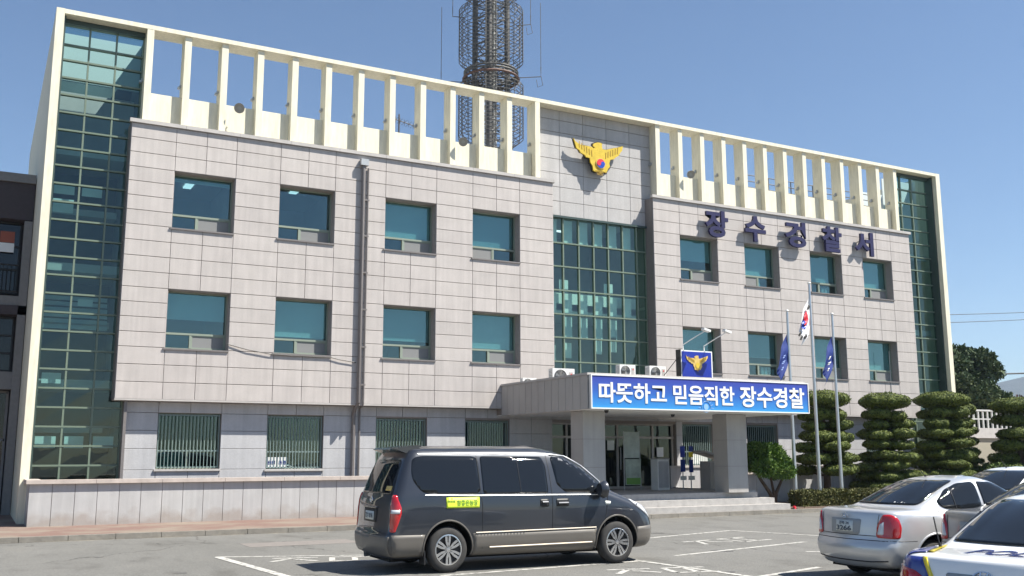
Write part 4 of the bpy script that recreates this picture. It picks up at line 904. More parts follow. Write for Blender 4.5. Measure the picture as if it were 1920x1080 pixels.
def body_mesh(prof, Rr, Rf, bowr, bowf, sub=4):
    pf = catmull(prof, sub); J = len(pf)
    rear = [0, .012, .04, .09, .16, .25, .36, .5]; nmid = 26
    vs = []; rings = []
    L0 = max(p[2] for p in pf) - min(p[0] for p in pf)
    us = [('r', d) for d in rear] + [('m', k / nmid) for k in range(1, nmid)] + [('f', d) for d in reversed(rear)]
    for kind, d in us:
        ring = []
        for p in pf:
            xr, zr, xf, zf, w_ = p; Lp = xf - xr; e_ = min(.5, Lp * .3)
            if kind == 'r': dist = d / .5 * e_; x_ = xr + dist
            elif kind == 'f': dist = d / .5 * e_; x_ = xf - dist
            else: x_ = xr + e_ + (Lp - 2 * e_) * d; dist = 9
            Rc = min(Rr if kind == 'r' else Rf, w_ * .8); dd = min(dist, Rc)
            ww = w_ if kind == 'm' else w_ - Rc + math.sqrt(max(Rc * Rc - (Rc - dd)**2, 0)) * 1.0 if Rc > 0 else w_
            u = (x_ - xr) / max(Lp, 1e-3); z_ = zr + (zf - zr) * u
            crown = 1 - .05 * abs(2 * u - 1)**3
            ring.append((x_, ww * crown, z_, u))
        rings.append(ring)
    idx = []
    for ring in rings:
        row = []
        for (x_, y_, z_, u) in ring: row.append(len(vs)); vs.append((x_, -y_, z_))
        for (x_, y_, z_, u) in reversed(ring[1:-1]): row.append(len(vs)); vs.append((x_, y_, z_))
        idx.append(row)
    n = len(idx[0]); fs = []
    for a, b_ in zip(idx[:-1], idx[1:]):
        for k in range(n): fs.append((a[k], a[(k + 1) % n], b_[(k + 1) % n], b_[k]))
    # end caps with plan curvature
    for end, bow in ((0, bowr), (-1, bowf)):
        row = idx[end]; NC = 8; grid = []
        for j in range(J):
            Rj = row[j]; Lj = row[(n - j) % n]
            x_, y_, z_ = vs[Rj]; g_ = [Rj]
            for c in range(1, NC):
                t = 1 - 2 * c / NC; g_.append(len(vs)); vs.append((x_ + bow * (1 - t * t), y_ * t, z_))
            g_.append(Lj); grid.append(g_)
        for j in range(J - 1):
            for c in range(NC):
                q = [grid[j][c], grid[j][c + 1], grid[j + 1][c + 1], grid[j + 1][c]]; q2 = []
                for i_ in q:
                    if i_ not in q2: q2.append(i_)
                if len(q2) > 2: fs.append(tuple(q2))
    me = bpy.data.meshes.new('body'); me.from_pydata(vs, [], fs)
    bm = bmesh.new(); bm.from_mesh(me); bmesh.ops.remove_doubles(bm, verts=bm.verts, dist=.0008); bmesh.ops.recalc_face_normals(bm, faces=bm.faces); bm.to_mesh(me); bm.free()
    return me
class Car:
    def __init__(s, name, label, cat, loc, rz, prof, Rr, Rf, bowr, bowf, paint_, wheels, wr, group=None, scale=1.0):
        s.t = thing(name, label, cat, loc, rz, group); s.t.scale = (scale,) * 3
        me = body_mesh(prof, Rr, Rf, bowr, bowf); me.materials.append(paint_)
        bm = bmesh.new(); bm.from_mesh(me); s.bvh = BVHTree.FromBMesh(bm); bm.free()
        ob = bpy.data.objects.new('tmp', me); COL.objects.link(ob)
        hw = max(p[4] for p in prof); s.hw = hw; cutters = []
        me.materials.append(M['dark'])
        for wx in wheels:
            for sy in (-1, 1):
                c = MB(); c.lathe([(0, sy * (hw - .30)), (wr + .075, sy * (hw - .30)), (wr + .075, sy * (hw + .2)), (0, sy * (hw + .2))], M['dark'], 'y', 36, (wx, 0, wr + .01)); 
                co = c.build('cut'); bmx = bmesh.new(); bmx.from_mesh(co.data); bmesh.ops.remove_doubles(bmx, verts=bmx.verts, dist=.0005); bmesh.ops.recalc_face_normals(bmx, faces=bmx.faces); bmx.to_mesh(co.data); bmx.free(); cutters.append(co)
                md = ob.modifiers.new('b', 'BOOLEAN'); md.operation = 'DIFFERENCE'; md.solver = 'EXACT'; md.object = co; md.material_mode = 'TRANSFER'
        bpy.context.view_layer.update(); dg = bpy.context.evaluated_depsgraph_get()
        me2 = bpy.data.meshes.new_from_object(ob.evaluated_get(dg)); me2.name = 'body'
        me2.polygons.foreach_set('use_smooth', [True] * len(me2.polygons)); me2.set_sharp_from_angle(angle=R(38))
        for o in [ob] + cutters: bpy.data.objects.remove(o)
        b = bpy.data.objects.new('body', me2); COL.objects.link(b); b.parent = s.t; s.body = b
        for wx in wheels:
            for sy in (-1, 1):
                f = MB(); pts = []
                for k in range(25):
                    a = R(-12 + 204 * k / 24); x_, z_ = wx + (wr + .082) * math.cos(a), wr + .01 + (wr + .082) * math.sin(a)
                    h = s.bvh.ray_cast(Vector((x_, sy * 3, z_)), Vector((0, -sy, 0)))
                    if h[0]: pts.append((x_, h[0].y + sy * .004, z_))
                if len(pts) > 4: f.tube(pts, .014, s_arch or paint_, 6); f.build('wheel_arch', s.t, smooth=True)
    def cast(s, view, a, b_, off):
        if view == 'R': o, d = Vector((a, -3, b_)), Vector((0, 1, 0))
        elif view == 'L': o, d = Vector((a, 3, b_)), Vector((0, -1, 0))
        elif view == 'rear': o, d = Vector((-3, a, b_)), Vector((1, 0, 0))
        elif view == 'front': o, d = Vector((9, a, b_)), Vector((-1, 0, 0))
        elif view in ('cR', 'cL'):
            sy = -1 if view == 'cR' else 1; q = .70710678; d = Vector((q, -sy * q, 0)); o = Vector((a * q, sy * a * q, b_)) - d * 4
        else: o, d = Vector((a, b_, 4)), Vector((0, 0, -1))
        h = s.bvh.ray_cast(o, d)
        if h[0] is None: return None
        n = h[1] if h[1].dot(d) < 0 else -h[1]
        return h[0] + n * off
    def patch(s, name, view, poly, m, off=.004, res=.06, parent=None, both=False, label=None):
        """a skin piece following the body: outline given in the side / rear view"""
        for vw in ([view, 'L'] if both else [view]):
            pts = []; n = len(poly)
            for i in range(n):
                a = np.array(poly[i], float); c = np.array(poly[(i + 1) % n], float); k = max(1, int(np.linalg.norm(c - a) / res))
                for j in range(k): pts.append(tuple(a + (c - a) * j / k))
            nb = len(pts); xs = [p[0] for p in poly]; zs = [p[1] for p in poly]
            gx_ = min(xs) + res / 2
            def inside(x, y):
                c = False
                for i in range(n):
                    x1, y1 = poly[i]; x2, y2 = poly[(i + 1) % n]
                    if (y1 > y) != (y2 > y) and x < (x2 - x1) * (y - y1) / (y2 - y1) + x1: c = not c
                return c
            while gx_ < max(xs):
                gz_ = min(zs) + res / 2
                while gz_ < max(zs):
                    if inside(gx_, gz_) and min(math.hypot(gx_ - p[0], gz_ - p[1]) for p in pts[:nb]) > res * .4: pts.append((gx_, gz_))
                    gz_ += res
                gx_ += res
            r_ = delaunay_2d_cdt([Vector(p) for p in pts], [], [list(range(nb))], 1, 1e-5)
            vv = []; ok = []
            for p in r_[0]:
                h = s.cast(vw, p[0], p[1], off); ok.append(h is not None); vv.append(h if h is not None else Vector((0, 0, 0)))
            fs = [tuple(f) for f in r_[2] if all(ok[i] for i in f) and max((vv[f[i]] - vv[f[(i + 1) % len(f)]]).length for i in range(len(f))) < .45]
            if not fs: continue
            mb = MB(); mb.add(vv, fs, m); o = mb.build(name, parent or s.t, smooth=True, angle=60)
            # give it a rim so that it is not paper thin
            bm = bmesh.new(); bm.from_mesh(o.data); be = [e for e in bm.edges if e.is_boundary]
            ctr = Vector((2.2, 0, .8)); r2 = bmesh.ops.extrude_edge_only(bm, edges=be)
            for v in [g_ for g_ in r2['geom'] if isinstance(g_, bmesh.types.BMVert)]: 
                nrm = (v.co - ctr); nrm.x *= .05 if vw in 'RL' else 1; nrm.z *= .05; v.co -= nrm.normalized() * (off + .006)
            bm.to_mesh(o.data); bm.free()
            if label: o['label'] = label
            last = o
        return last
    def strip(s, name, view, pts, r, m, off=.0, both=False, parent=None):
        for vw in ([view, 'L'] if both else [view]):
            P = []
            for i in range(len(pts) - 1):
                a, c = np.array(pts[i], float), np.array(pts[i + 1], float); k = max(1, int(np.linalg.norm(c - a) / .05))
                for j in range(k): 
                    q = a + (c - a) * j / k; h = s.cast(vw, q[0], q[1], off)
                    if h is not None: P.append(h)
            h = s.cast(vw, pts[-1][0], pts[-1][1], off)
            if h is not None: P.append(h)
            if len(P) > 1: mb = MB(); mb.tube(P, r, m, 6); o = mb.build(name, parent or s.t, smooth=True)
        return o
    def wheels(s, xs, wr, spokes, wid=.2, double=False):
        for wx in xs:
            for sy in (-1, 1):
                e = bpy.data.objects.new('wheel', None); COL.objects.link(e); e.parent = s.t; e.location = (wx, sy * (s.hw - .125), wr); e.rotation_euler = (0, R(random.uniform(0, 70)), 0 if sy < 0 else math.pi)
                t = MB(); h = wid / 2; rr = wr * .66
                t.lathe([(rr, h), (rr + .02, h + .005), (wr - .04, h), (wr - .008, h - .03), (wr, 0), (wr - .008, -h + .03), (wr - .04, -h), (rr + .02, -h - .005), (rr, -h), (rr, h)], M['rubber'], 'y', 40); t.build('tyre', e, smooth=True, angle=60)
                t = MB(); t.lathe([(rr, h - .01), (rr - .012, -h + .045), (0, -h + .075)], M['rim_dark'], 'y', 32); t.lathe([(rr + .004, -h - .004), (rr - .014, -h - .006), (rr - .02, -h + .03)], M['alloy'], 'y', 40)
                t.lathe([(0, -h - .0), (.035, -h + .002), (.042, -h + .03)], M['alloy'], 'y', 16)
                for k in range(spokes):
                    a = 2 * math.pi * k / spokes
                    for da in ((-.14, .14) if double else (0,)):
                        r0, r1 = .03, rr - .012; w0, w1 = (.014, .02) if double else (.032, .038)
                        aa = a; bb = a + da
                        p0 = Vector((math.cos(aa) * r0, 0, math.sin(aa) * r0)); p1 = Vector((math.cos(bb) * r1, 0, math.sin(bb) * r1)); pm = Vector((math.cos(a + da * 1.5) * rr * .55, 0, math.sin(a + da * 1.5) * rr * .55))
                        for (A_, B_, wa, wb) in ((p0, pm, w0, w0 + .004), (pm, p1, w0 + .004, w1)):
                            d = (B_ - A_).normalized(); nn = Vector((-d.z, 0, d.x)); ya, yb = -h + .004, -h + .03
                            q = [A_ - nn * wa, B_ - nn * wb, B_ + nn * wb, A_ + nn * wa]
                            t.add([(p.x, ya, p.z) for p in q] + [(p.x, yb, p.z) for p in q], [(0, 1, 2, 3), (7, 6, 5, 4), (0, 4, 5, 1), (1, 5, 6, 2), (2, 6, 7, 3), (3, 7, 4, 0)], M['alloy'])
                t.build('rim', e)
    def rear_text(s, txt, y0, y1, z0, z1, m, name, off=.012, view='rear', bold=.01, shear=0, parent=None):
        mb = MB(); text_mesh(txt, 0, 1, 0, 1, 0, 1, m, mb, bold, shear=shear); vs = []
        for v in mb.v:
            f_ = v[0]; a = (y1 - (y1 - y0) * f_) if view == 'rear' else (y0 + (y1 - y0) * f_)
            b_ = z0 + (z1 - z0) * v[2]; h = s.cast(view, a, b_, off + (.5 - v[1]) * .002)
            vs.append(h if h is not None else Vector((0, 0, 0)))
        mb.v = [tuple(v) for v in vs]; return mb.build(name, parent or s.t, norm=False)
def rounded(poly, r=.05, n=4):
    out = []; N_ = len(poly)
    for i in range(N_):
        p0, p, p1 = (np.array(poly[k % N_], float) for k in (i - 1, i, i + 1)); a = p0 - p; b_ = p1 - p; la, lb = np.linalg.norm(a), np.linalg.norm(b_); q = min(r, la * .45, lb * .45)
        A_, B_ = p + a / la * q, p + b_ / lb * q
        for k in range(n + 1): t = k / n; out.append(tuple((1 - t)**2 * A_ + 2 * t * (1 - t) * p + t * t * B_))
    return out

# --- the van
s_arch = M['van_lower']
VP = [  # xr, zr, xf, zf, half width
 (.30, .22, 4.85, .22, 0), (.22, .21, 4.95, .22, .60), (.08, .24, 5.03, .24, .83), (.02, .34, 5.10, .34, .925), (.0, .55, 5.12, .55, .95), (.04, .64, 5.08, .70, .955), (.06, .90, 4.95, .90, .955), (.08, 1.08, 4.62, 1.05, .945),
 (.13, 1.20, 4.26, 1.19, .925), (.22, 1.45, 3.92, 1.45, .86), (.32, 1.68, 3.58, 1.68, .79), (.40, 1.80, 3.30, 1.80, .735), (.46, 1.865, 3.08, 1.865, .65), (.55, 1.90, 2.9, 1.905, .45), (.65, 1.915, 2.8, 1.925, 0)]
van = Car('van', 'dark blue grey van with tinted windows and lime sticker parked across white lines', 'van', (5.90, 16.10, GZ), R(-2.3), VP, .13, .38, -.05, .10, M['van_paint'], (1.02, 4.22), .345)
van.t.scale = (1.0, 1.04, 1.06)
G_ = M['car_glass']
arch = lambda cx, r: [(cx + r * math.cos(R(a)), .345 + r * math.sin(R(a))) for a in range(0, 181, 15)]
van.patch('lower_trim', 'R', [(1.47, .24), (3.77, .24), (3.77, .50), (3.80, .58), (1.44, .58), (1.47, .50)], M['van_lower'], .006, both=True)
van.patch('lower_trim', 'R', [(.10, .26), (.58, .26), (.585, .45), (.62, .58), (.06, .585)], M['van_lower'], .006, both=True)
van.patch('lower_trim', 'R', [(4.66, .26), (4.98, .26), (5.02, .60), (4.63, .58)], M['van_lower'], .006, both=True)
van.patch('rear_bumper', 'rear', [(-.80, .27), (.80, .27), (.86, .56), (-.86, .56)], M['van_lower'], .008)
van.patch('side_window', 'R', rounded([(.44, 1.72), (.40, 1.42), (.58, 1.19), (1.60, 1.17), (1.60, 1.75), (.60, 1.76)], .12), G_, .003, both=True)
van.patch('side_window', 'R', rounded([(1.64, 1.17), (2.86, 1.16), (2.86, 1.60), (2.80, 1.74), (1.64, 1.75)], .05), G_, .003, both=True)
van.patch('side_window', 'R', rounded([(2.98, 1.70), (3.04, 1.30), (3.20, 1.17), (4.02, 1.15), (3.98, 1.25), (3.62, 1.55), (3.28, 1.72), (3.0, 1.745)], .05), G_, .003, both=True)
van.patch('windshield', 'front', rounded([(-.72, 1.22), (.72, 1.22), (.58, 1.72), (-.58, 1.72)], .08), G_, .003)
van.patch('rear_window', 'rear', rounded([(-.74, 1.18), (.74, 1.18), (.64, 1.70), (-.64, 1.70)], .1), G_, .004)
for pts in ([(1.62, .60), (1.62, .98), (1.60, 1.17), (1.58, 1.76)], [(2.92, .34), (2.93, 1.0), (2.92, 1.5), (2.90, 1.76)], [(3.95, .60), (4.0, .85), (4.05, 1.12)], [(1.62, .34), (1.62, .6)]):
    van.strip('door_seam', 'R', pts, .007, M['black'], -.001, both=True)
van.strip('window_trim', 'R', [(.62, 1.165), (1.6, 1.145), (2.9, 1.135), (4.02, 1.12)], .009, M['silver'], .003, both=True)
van.strip('roof_trim', 'R', [(.55, 1.785), (1.6, 1.79), (2.9, 1.785), (3.2, 1.75)], .010, M['silver'], .003, both=True)
van.strip('roof_trim', 'R', [(2.98, 1.77), (3.3, 1.74), (3.65, 1.58), (4.02, 1.27)], .012, M['silver'], .012, both=True)
van.strip('sill_trim', 'R', [(1.50, .585), (3.78, .60)], .011, mat('beige_trim', (.55, .47, .36), .4), .007, both=True)
van.strip('sill_trim', 'R', [(1.75, .36), (3.70, .37)], .013, M['sill'] if 'sill' in M else mat('beige_trim2', (.60, .50, .38), .4), .010, both=True)
van.strip('window_divider', 'R', [(2.34, 1.18), (2.32, 1.74)], .006, M['black'], .004, both=True)
for a, b_ in (((2.72, 1.02), (2.83, 1.02)), ((3.03, 1.0), (3.22, 1.0))):
    van.strip('door_handle', 'R', [a, b_], .020, M['van_paint'], .028, both=True); van.patch('handle_recess', 'R', rounded([(a[0] - .03, .95), (b_[0] + .03, .95), (b_[0] + .03, 1.07), (a[0] - .03, 1.07)], .03), M['black'], .003, both=True)
van.patch('fuel_badge', 'R', rounded([(3.98, .96), (4.08, .96), (4.10, 1.01), (3.98, 1.02)], .02), M['plate'], .006, both=True)
TL = [(.62, 1.26), (.74, 1.25), (.93, 1.00), (.93, .90), (.84, .62), (.68, .62)]
for vw in ('cR', 'cL'):
    lamp = van.patch('tail_lamp', vw, rounded([(.635, 1.17), (.715, 1.17), (.79, .98), (.79, .89), (.715, .62), (.635, .63)], .025), M['lamp_red'], .014, res=.04)
    van.patch('lens', vw, [(.645, .90), (.775, .90), (.775, .955), (.645, .955)], M['lamp_clear'], .019, res=.04, parent=lamp)
for vw in ('R', 'L'):
    van.patch('headlamp', vw, rounded([(4.50, 1.03), (4.62, 1.02), (4.93, .86), (5.0, .70), (4.86, .78), (4.62, .93)], .03), M['lamp_clear'], .010)
    van.patch('sticker', vw, [(.98, .965), (1.56, .965), (1.56, 1.125), (.98, 1.125)], M['lime'], .008) if vw == 'R' else None
van.rear_text('참좋은농장', 1.16, 1.53, 1.0, 1.085, M['lime_text'], 'sticker_text', .011, 'R', .02)
van.rear_text('향토농산물', 1.00, 1.13, 1.05, 1.085, M['lime_text'], 'sticker_text', .011, 'R', .01)
pl = van.patch('license_plate', 'rear', [(-.20, .78), (.20, .78), (.20, .91), (-.20, .91)], M['plate'], .022, res=.1); van.rear_text('72수 8196', -.18, .18, .80, .89, M['plate_text'], 'plate_text', .026, parent=pl)
van.patch('plate_recess', 'rear', rounded([(-.30, .75), (.30, .75), (.32, .96), (-.32, .96)], .03), M['black'], .010)
van.patch('plate_garnish', 'rear', rounded([(-.34, .96), (.34, .96), (.34, .985), (-.34, .985)], .01), M['van_paint'], .035)
van.patch('window_sticker', 'rear', [(-.66, 1.23), (-.46, 1.23), (-.46, 1.30), (-.66, 1.30)], M['gold'], .010, res=.05)
m = MB(); m.prism([(.40, 1.80), (.66, 1.90), (.66, 1.925), (.27, 1.885), (.23, 1.86)], -.60, .60, M['van_paint']); m.build('spoiler', van.t)
h = van.cast('rear', .0, 1.08, .01); m = MB(); m.ring((0, 0, 0), .055, .007, M['chrome'], 20, 5, 'y'); m.tube([(-.02, 0, -.045), (-.015, 0, .045)], .006, M['chrome'], 5); m.tube([(.015, 0, -.045), (.02, 0, .045)], .006, M['chrome'], 5); m.tube([(-.02, 0, -.01), (.02, 0, .01)], .006, M['chrome'], 5)
EMB = m; o = m.build('badge', van.t, loc=h); o.rotation_euler = (R(-4), 0, R(-90)); o.scale = (1.2, 1, .85)
for sg in (-1, 1):
    m = MB(); m.tube([(3.83, sg * .86, 1.17), (3.86, sg * .98, 1.17)], .03, M['black'], 6); m.lathe([(.0, -.09), (.10, -.085), (.145, -.02), (.14, .03), (.09, .07), (0, .08)], M['van_paint'], 'x', 16, (3.88, sg * 1.05, 1.21)); m.build('side_mirror', van.t, smooth=True)
m = MB(); m.box(.18, .5, -.5, .5, .16, .30, M['dark']); m.box(.9, 4.4, -.65, .65, .19, .32, M['dark']); m.lathe([(.05, .05), (.05, .35)], M['steel'], 'x', 12, (0.02, .45, .22)); m.build('underbody', van.t)
for y0 in (-.92, .70):
    m = MB(); m.box(.61, .63, y0, y0 + .22, .14, .34, M['black']); m.build('mud_flap', van.t)
van.wheels((1.02, 4.22), .345, 6, .215, double=True)

# --- sedans
SP = [(.30, .22, 4.05, .22, 0), (.20, .21, 4.12, .21, .55), (.08, .24, 4.20, .24, .74), (.02, .36, 4.26, .36, .825), (.0, .50, 4.27, .52, .845), (.05, .62, 4.20, .62, .85), (.07, .80, 4.02, .74, .845), (.10, .965, 3.80, .81, .825),
      (.135, .998, 3.68, .84, .80), (.20, 1.010, 3.55, .865, .78), (.42, 1.02, 3.30, .905, .745), (.62, 1.035, 3.12, .94, .735), (.84, 1.12, 2.95, 1.06, .705), (1.12, 1.25, 2.74, 1.20, .655), (1.42, 1.37, 2.50, 1.345, .59), (1.62, 1.43, 2.36, 1.41, .50), (1.82, 1.462, 2.25, 1.45, .3), (1.92, 1.47, 2.18, 1.465, 0)]
def sedan(label, loc, rz, paint_, scale=1.0, detail=2, name='car'):
    global s_arch
    s_arch = paint_
    c = Car(name, label, 'car', loc, rz, SP, .26, .34, -.09, .10, paint_, (.86, 3.36), .30, scale=scale)
    c.patch('rear_window', 'rear', rounded([(-.61, 1.065), (.61, 1.065), (.49, 1.40), (-.49, 1.40)], .06), G_, .008, res=.045)
    c.patch('windshield', 'front', rounded([(-.62, .98), (.62, .98), (.50, 1.36), (-.50, 1.36)], .07), G_, .008)
    c.patch('side_window', 'R', rounded([(1.10, 1.045), (1.04, 1.11), (1.30, 1.27), (1.56, 1.36), (1.86, 1.385), (1.86, 1.0), (1.20, 1.01)], .06), G_, .009, res=.045, both=True)
    c.patch('side_window', 'R', rounded([(1.92, 1.0), (1.92, 1.385), (2.22, 1.37), (2.54, 1.23), (2.84, 1.0)], .05), G_, .009, res=.045, both=True)
    c.strip('window_divider', 'R', [(1.36, 1.02), (1.36, 1.29)], .008, M['black'], .010, both=True)
    for pts in ([(1.02, .50), (1.10, .80), (1.0, 1.0)], [(1.90, .30), (1.90, .98)], [(2.88, .30), (2.90, .80), (2.85, .96)]): c.strip('door_seam', 'R', pts, .006, M['black'], -.001, both=True)
    c.strip('side_moulding', 'R', [(1.2, .52), (2.9, .52)], .014, M['black'] if detail < 2 else paint_, .004, both=True)
    for x0 in (1.36, 2.28): c.strip('door_handle', 'R', [(x0, .86), (x0 + .17, .86)], .016, paint_, .022, both=True); c.patch('handle_recess', 'R', rounded([(x0 - .01, .82), (x0 + .16, .82), (x0 + .16, .90), (x0 - .01, .90)], .03), M['black'], .002, both=True)
    c.strip('trunk_seam', 'rear', [(-.58, .95), (-.55, .66), (.55, .66), (.58, .95)], .006, M['black'], -.001)
    c.strip('bumper_seam', 'rear', [(-.72, .60), (.72, .60)], .006, M['black'], -.001)
    c.strip('bumper_seam', 'R', [(.12, .60), (.52, .60)], .005, M['black'], -.001, both=True)
    c.strip('bumper_line', 'rear', [(-.70, .33), (-.45, .31), (.45, .31), (.70, .33)], .010, M['black'], .0)
    pl = c.patch('license_plate', 'rear', [(-.17, .70), (.17, .70), (.17, .85), (-.17, .85)], M['plate'], .014, res=.1); c.rear_text('경북 34', -.10, .10, .79, .84, M['plate_text'], 'plate_text', .018, parent=pl); c.rear_text('3266', -.15, .15, .71, .78, M['plate_text'], 'plate_text', .018, bold=.03, parent=pl)
    c.patch('plate_recess', 'rear', rounded([(-.28, .67), (.28, .67), (.31, .88), (-.31, .88)], .03), M['plate_back'], .006)
    for vw in ('cR', 'cL'):
        lamp = c.patch('tail_lamp', vw, rounded([(.43, .64), (.73, .63), (.755, .78), (.72, .91), (.63, .955), (.53, .95), (.45, .80)], .035), M['lamp_red'], .014, res=.045)
        c.patch('lens', vw, rounded([(.45, .68), (.53, .68), (.545, .86), (.49, .82)], .02), M['lamp_clear'], .019, parent=lamp, res=.04)
    for vw in ('R', 'L'): c.patch('headlamp', vw, rounded([(3.75, .80), (3.95, .77), (4.18, .62), (4.0, .58), (3.8, .66)], .03), M['lamp_clear'], .010)
    for sg in (-1, 1):
        m = MB(); m.lathe([(.0, -.04), (.045, -.037), (.065, -.01), (.06, .03), (.03, .045), (0, .05)], paint_, 'x', 14, (2.62, sg * .88, 1.0)); m.tube([(2.64, sg * .74, 1.0), (2.63, sg * .86, 1.0)], .022, M['black'], 6); m.build('side_mirror', c.t, smooth=True)
    m = MB(); m.tube([(1.55, 0, 1.45), (1.38, 0, 1.62)], .006, M['black'], 5); m.lathe([(.02, 0), (.012, .03)], M['black'], 'z', 8, (1.55, 0, 1.45)); m.build('roof_aerial', c.t)
    m = MB(); m.box(.25, 4.0, -.62, .62, .17, .34, M['dark']); m.build('underbody', c.t)
    m = MB(); EM = [( -.02, -.045, -.015, .045), (.015, -.045, .02, .045), (-.02, -.01, .02, .01)]; m.ring((0, 0, 0), .05, .006, M['chrome'], 18, 5, 'y')
    for a, b_, c_, d_ in EM: m.tube([(a, 0, b_), (c_, 0, d_)], .006, M['chrome'], 5)
    h = c.cast('rear', .0, .915, .008); o = m.build('badge', c.t, loc=h); o.rotation_euler = (R(-20), 0, R(-90)); o.scale = (1.2, 1, .7)
    c.wheels((.86, 3.36), .30, 5, .18)
    return c
M['plate_back'] = mat('plate_surround', (.30, .31, .31), .4)
def w_(lat, dep): return (dep * math.sin(yaw) + lat * math.cos(yaw), dep * math.cos(yaw) - lat * math.sin(yaw))
X_, Y_ = w_(5.03, 15.4)
sv = sedan('silver sedan seen from behind with its plate and red tail lamps, nearest the van', (X_, Y_, GZ), R(-6), M['silver'], 1.05)
sv.patch('window_sticker', 'rear', [(-.40, 1.075), (-.20, 1.075), (-.22, 1.10), (-.40, 1.10)], M['white'], .008, res=.05)
X_, Y_ = w_(6.30, 13.8)
sedan('dark grey sedan wedged between the silver sedan and the police car', (X_, Y_, GZ), R(-6), M['grey_paint'], 1.08, 1)
X_, Y_ = w_(8.75, 20.0)
sedan('white sedan farthest back at the right edge, only roof and windows showing', (X_, Y_, GZ), R(3), M['white_paint'], 1.10, 1)
X_, Y_ = w_(3.76, 8.2)
pc = sedan('white police car with blue and yellow bands and POLICE lettering in the lower right corner', (X_, Y_, GZ), R(13), M['white_paint'], 1.03, 2, 'police_car')
for c in [c for c in pc.t.children if c.name.startswith('tail_lamp')]:
    for g_ in list(c.children): bpy.data.objects.remove(g_)
    bpy.data.objects.remove(c)
for sg in (1, -1):
    pc.patch('blue_band', 'rear', [(sg * .76, .70), (sg * .38, .70), (sg * .535, .975), (sg * .70, .975), (sg * .76, .93)], M['police_blue'], .008, res=.05)
    pc.patch('yellow_band', 'rear', [(sg * .315, .62), (sg * .355, .62), (sg * .535, .978), (sg * .495, .978)], M['police_yellow'], .011, res=.04)
    lamp = pc.patch('tail_lamp', 'rear', rounded([(sg * .79, .63), (sg * .40, .63), (sg * .42, .76), (sg * .60, .87), (sg * .79, .90)], .03), M['lamp_red'], .018, res=.05)
    pc.patch('lens', 'rear', rounded([(sg * .70, .66), (sg * .54, .66), (sg * .58, .76), (sg * .72, .79)], .02), M['lamp_clear'], .023, res=.04, parent=lamp)
    pc.patch('yellow_band', 'top', [(.20, sg * .495), (.20, sg * .54), (.66, sg * .66), (.66, sg * .60)], M['police_yellow'], .010, res=.04)
    pc.patch('blue_band', 'top', [(.17, sg * .545), (.17, sg * .70), (.40, sg * .745), (.66, sg * .73), (.66, sg * .665), (.20, sg * .545)], M['police_blue'], .010, res=.04)
mb = MB(); text_mesh('POLICE', 0, 1, 0, 1, 0, 1, M['police_blue'], mb, .02)
vs = []
for v in mb.v:
    h = pc.cast('top', .25 + .27 * v[2], .27 - .84 * v[0] - .05 * v[2], .006); vs.append(tuple(h) if h else (0, 0, 0))
mb.v = vs; mb.build('lettering', pc.t, norm=False)
o = [c for c in pc.t.children if c.name.startswith('badge')][0]; o.scale = (1.5, 1.2, 1.0); h = pc.cast('rear', 0, .86, .014); o.location = h
m = MB(); m.tube([(.55, .60, 1.0), (.50, .62, 1.28)], .006, M['black'], 5); m.tube([(.55, .60, .98), (.54, .60, 1.06)], .014, M['black'], 6); m.build('whip_aerial', pc.t)

# ------------------------------------------------------------------ vegetation
def leaves(centres, dirs, size, m, jit=.6, elong=1.6):
    """many small quads around given points, returned as arrays"""
    n = len(centres); a = rng.normal(size=(n, 3)) * jit + dirs; a /= np.linalg.norm(a, axis=1)[:, None]
    b_ = np.cross(a, rng.normal(size=(n, 3))); b_ /= np.linalg.norm(b_, axis=1)[:, None]
    s = size * rng.uniform(.6, 1.3, n)[:, None]; L_2 = a * s * elong; W_ = b_ * s * .5
    v = np.stack([centres - W_, centres + W_, centres + W_ * .5 + L_2, centres - W_ * .5 + L_2], 1).reshape(-1, 3)
    return v
def tufts(centres, nrm, size, jit):
    """small leaf clumps lying roughly on the clipped surface"""
    n = len(centres); nn = nrm / np.linalg.norm(nrm, axis=1)[:, None] + rng.normal(size=(n, 3)) * jit; nn /= np.linalg.norm(nn, axis=1)[:, None]
    a = np.cross(nn, rng.normal(size=(n, 3))); a /= np.linalg.norm(a, axis=1)[:, None]; b_ = np.cross(nn, a)
    s = size * rng.uniform(.5, 1.2, n)[:, None]; return np.stack([centres - a * s, centres - b_ * s * .6, centres + a * s, centres + b_ * s * .6], 1).reshape(-1, 3)
def mesh_quads(name, v, m, parent, extra=None):
    n = len(v) // 4; me = bpy.data.meshes.new(name); me.vertices.add(len(v)); me.vertices.foreach_set('co', v.ravel().astype(np.float32))
    me.loops.add(n * 4); me.loops.foreach_set('vertex_index', np.arange(n * 4, dtype=np.int32)); me.polygons.add(n); me.polygons.foreach_set('loop_start', np.arange(0, n * 4, 4, dtype=np.int32))
    me.materials.append(m); me.update(calc_edges=True); me.validate(); o = bpy.data.objects.new(name, me); COL.objects.link(o); o.parent = parent; return o
def ellip_pts(c, r, n, shell=.75):
    d = rng.normal(size=(n, 3)); d /= np.linalg.norm(d, axis=1)[:, None]; k = rng.uniform(shell, 1, n)[:, None] ** .7
    lump = 1 + .10 * np.sin(d[:, 0] * 7 + c[0] * 3)[:, None] * np.cos(d[:, 1] * 6 + c[2] * 5)[:, None]
    return np.array(c) + d * np.array(r) * k * lump, d
def core(mb, c, r, m):
    bm = bmesh.new(); bmesh.ops.create_icosphere(bm, subdivisions=2, radius=1); idx = {v: i for i, v in enumerate(bm.verts)}
    mb.add([(c[0] + v.co.x * r[0], c[1] + v.co.y * r[1], c[2] + v.co.z * r[2]) for v in bm.verts], [tuple(idx[v] for v in f.verts) for f in bm.faces], m); bm.free()
